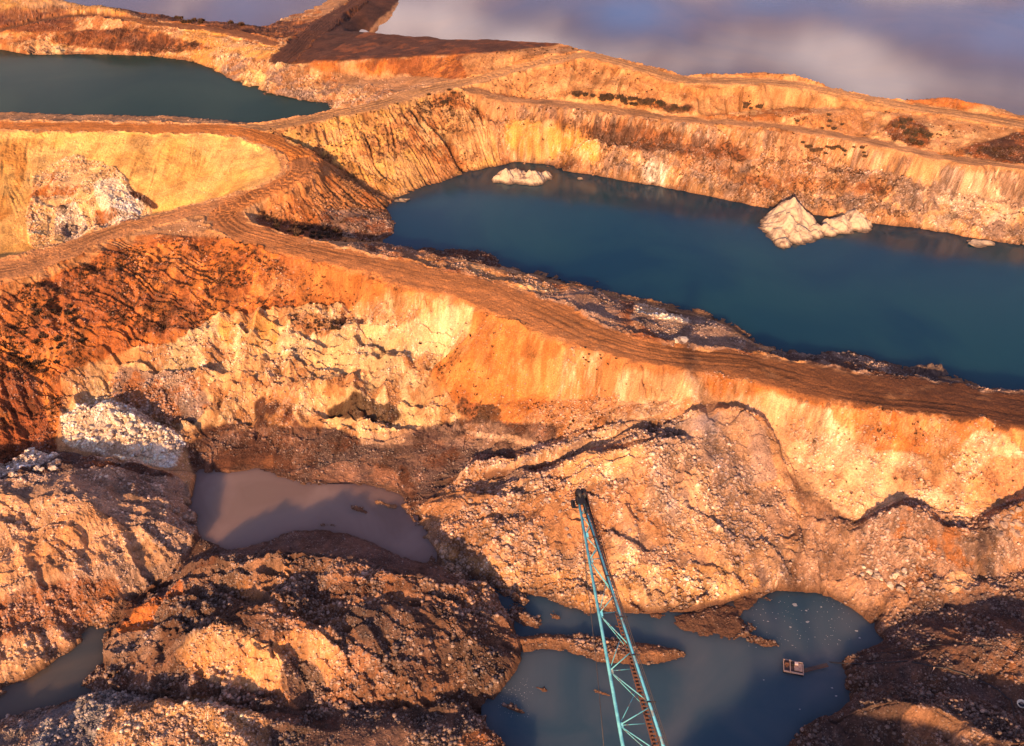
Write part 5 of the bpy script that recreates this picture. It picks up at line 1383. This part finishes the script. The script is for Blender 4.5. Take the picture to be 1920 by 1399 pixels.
BOULD = [
 ([(120,790),(200,765),(280,790),(340,840),(300,860),(150,835)], 50, (.45, 1.0), 'pale', 'white boulder in the chalk-white heap below the brown slope'),
 ([(850,930),(1060,900),(1080,1040),(950,1060),(820,1000)], 55, (.3, .62), 'dull', 'tan boulder on the left flank of the rubble mound behind the boom'),
 ([(1200,900),(1380,900),(1440,1000),(1250,1060),(1180,1000)], 50, (.25, .5), 'dull', 'tan boulder on the right flank of the rubble mound behind the boom'),
 ([(900,880),(1100,815),(1110,822),(940,890)], 22, (.3, .6), 'dull', 'boulder along the dark trench behind the rubble mound'),
 ([(1610,1060),(1700,1070),(1690,1110),(1620,1100)], 18, (.4, .75), 'pale', 'pale boulder at the foot of the right-hand grey mound'),
 ([(1850,970),(1918,950),(1918,1000),(1860,1010)], 16, (.4, .8), 'dull', 'boulder on the mound at the right edge below the pale wall'),
 ([(10,900),(110,858),(110,880),(20,890)], 16, (.35, .7), 'pale', 'white boulder in the narrow chalk strip at the left edge'),
 ([(250,960),(340,930),(360,1020),(280,1060)], 25, (.3, .6), 'dull', 'boulder on the right flank of the layered left mound'),
 ([(680,1220),(900,1180),(900,1290),(720,1300)], 30, (.25, .5), 'dull', 'boulder on the dark half of the mound left of the pit pond'),
]
for zi, (poly, n, (lo, hi), kind, lab) in enumerate(BOULD):
    w = ground_at(zone_points(poly, n, 160 + zi))
    for p in w:
        o = bpy.data.objects.new('boulder', BM[kind][srng.integers(0, 4)]); COL.objects.link(o)
        s_ = lo + (hi - lo) * srng.uniform(0, 1) ** 2; o.location = (p[0], p[1], ground_z(p[0], p[1])[0] + s_ * .2); o.scale = (s_ * srng.uniform(.9, 1.3), s_, s_ * srng.uniform(.7, 1)); o.rotation_euler = (srng.uniform(-.3, .3), srng.uniform(-.3, .3), srng.uniform(0, 6.28))
        tag(o, lab, 'boulder', 'boulders: ' + lab)
# foam flecks drifting on the pit pond
fv, ff = [], []
fr = np.random.default_rng(77)
spots = [(1490,1134,7),(1514,1166,5),(1512,1145,3),(1540,1138,3.5),(1606,1183,4),(1612,1196,3),(1440,1165,3),(1455,1160,2),(1482,1176,3),(1425,1125,2.5),(1560,1290,3),(1568,1305,3),(1500,1330,2),(1432,1275,2)]
for _ in range(150):
    spots.append((fr.uniform(1400, 1600), fr.uniform(1118, 1215), fr.uniform(.5, 1.6)))
for _ in range(90): 
    spots.append((fr.uniform(935, 1000), fr.uniform(1270, 1345), fr.uniform(.5, 1.4)))
for x, y, r_ in spots:
    p = P(x, y, .012)
    if ground_z(p[0], p[1])[0] > -.1: continue
    rr = r_ / 17; n = 9; i0 = len(fv)
    for k in range(n):
        a = k * 2 * math.pi / n; q = rr * fr.uniform(.6, 1.25)
        fv.append((p[0] + q * math.cos(a) * 1.2, p[1] + q * math.sin(a) * .8, .012))
    ff.append(tuple(range(i0, i0 + n)))
me = bpy.data.meshes.new('foam'); me.from_pydata(fv, [], ff); me.materials.append(simple_mat('pale_foam', (.30,.31,.30), .8))
o = bpy.data.objects.new('foam', me); COL.objects.link(o); o['kind'] = 'stuff'; o['label'] = 'pale foam flecks drifting on the blue pit pond'; o['category'] = 'foam'
print('things ok')
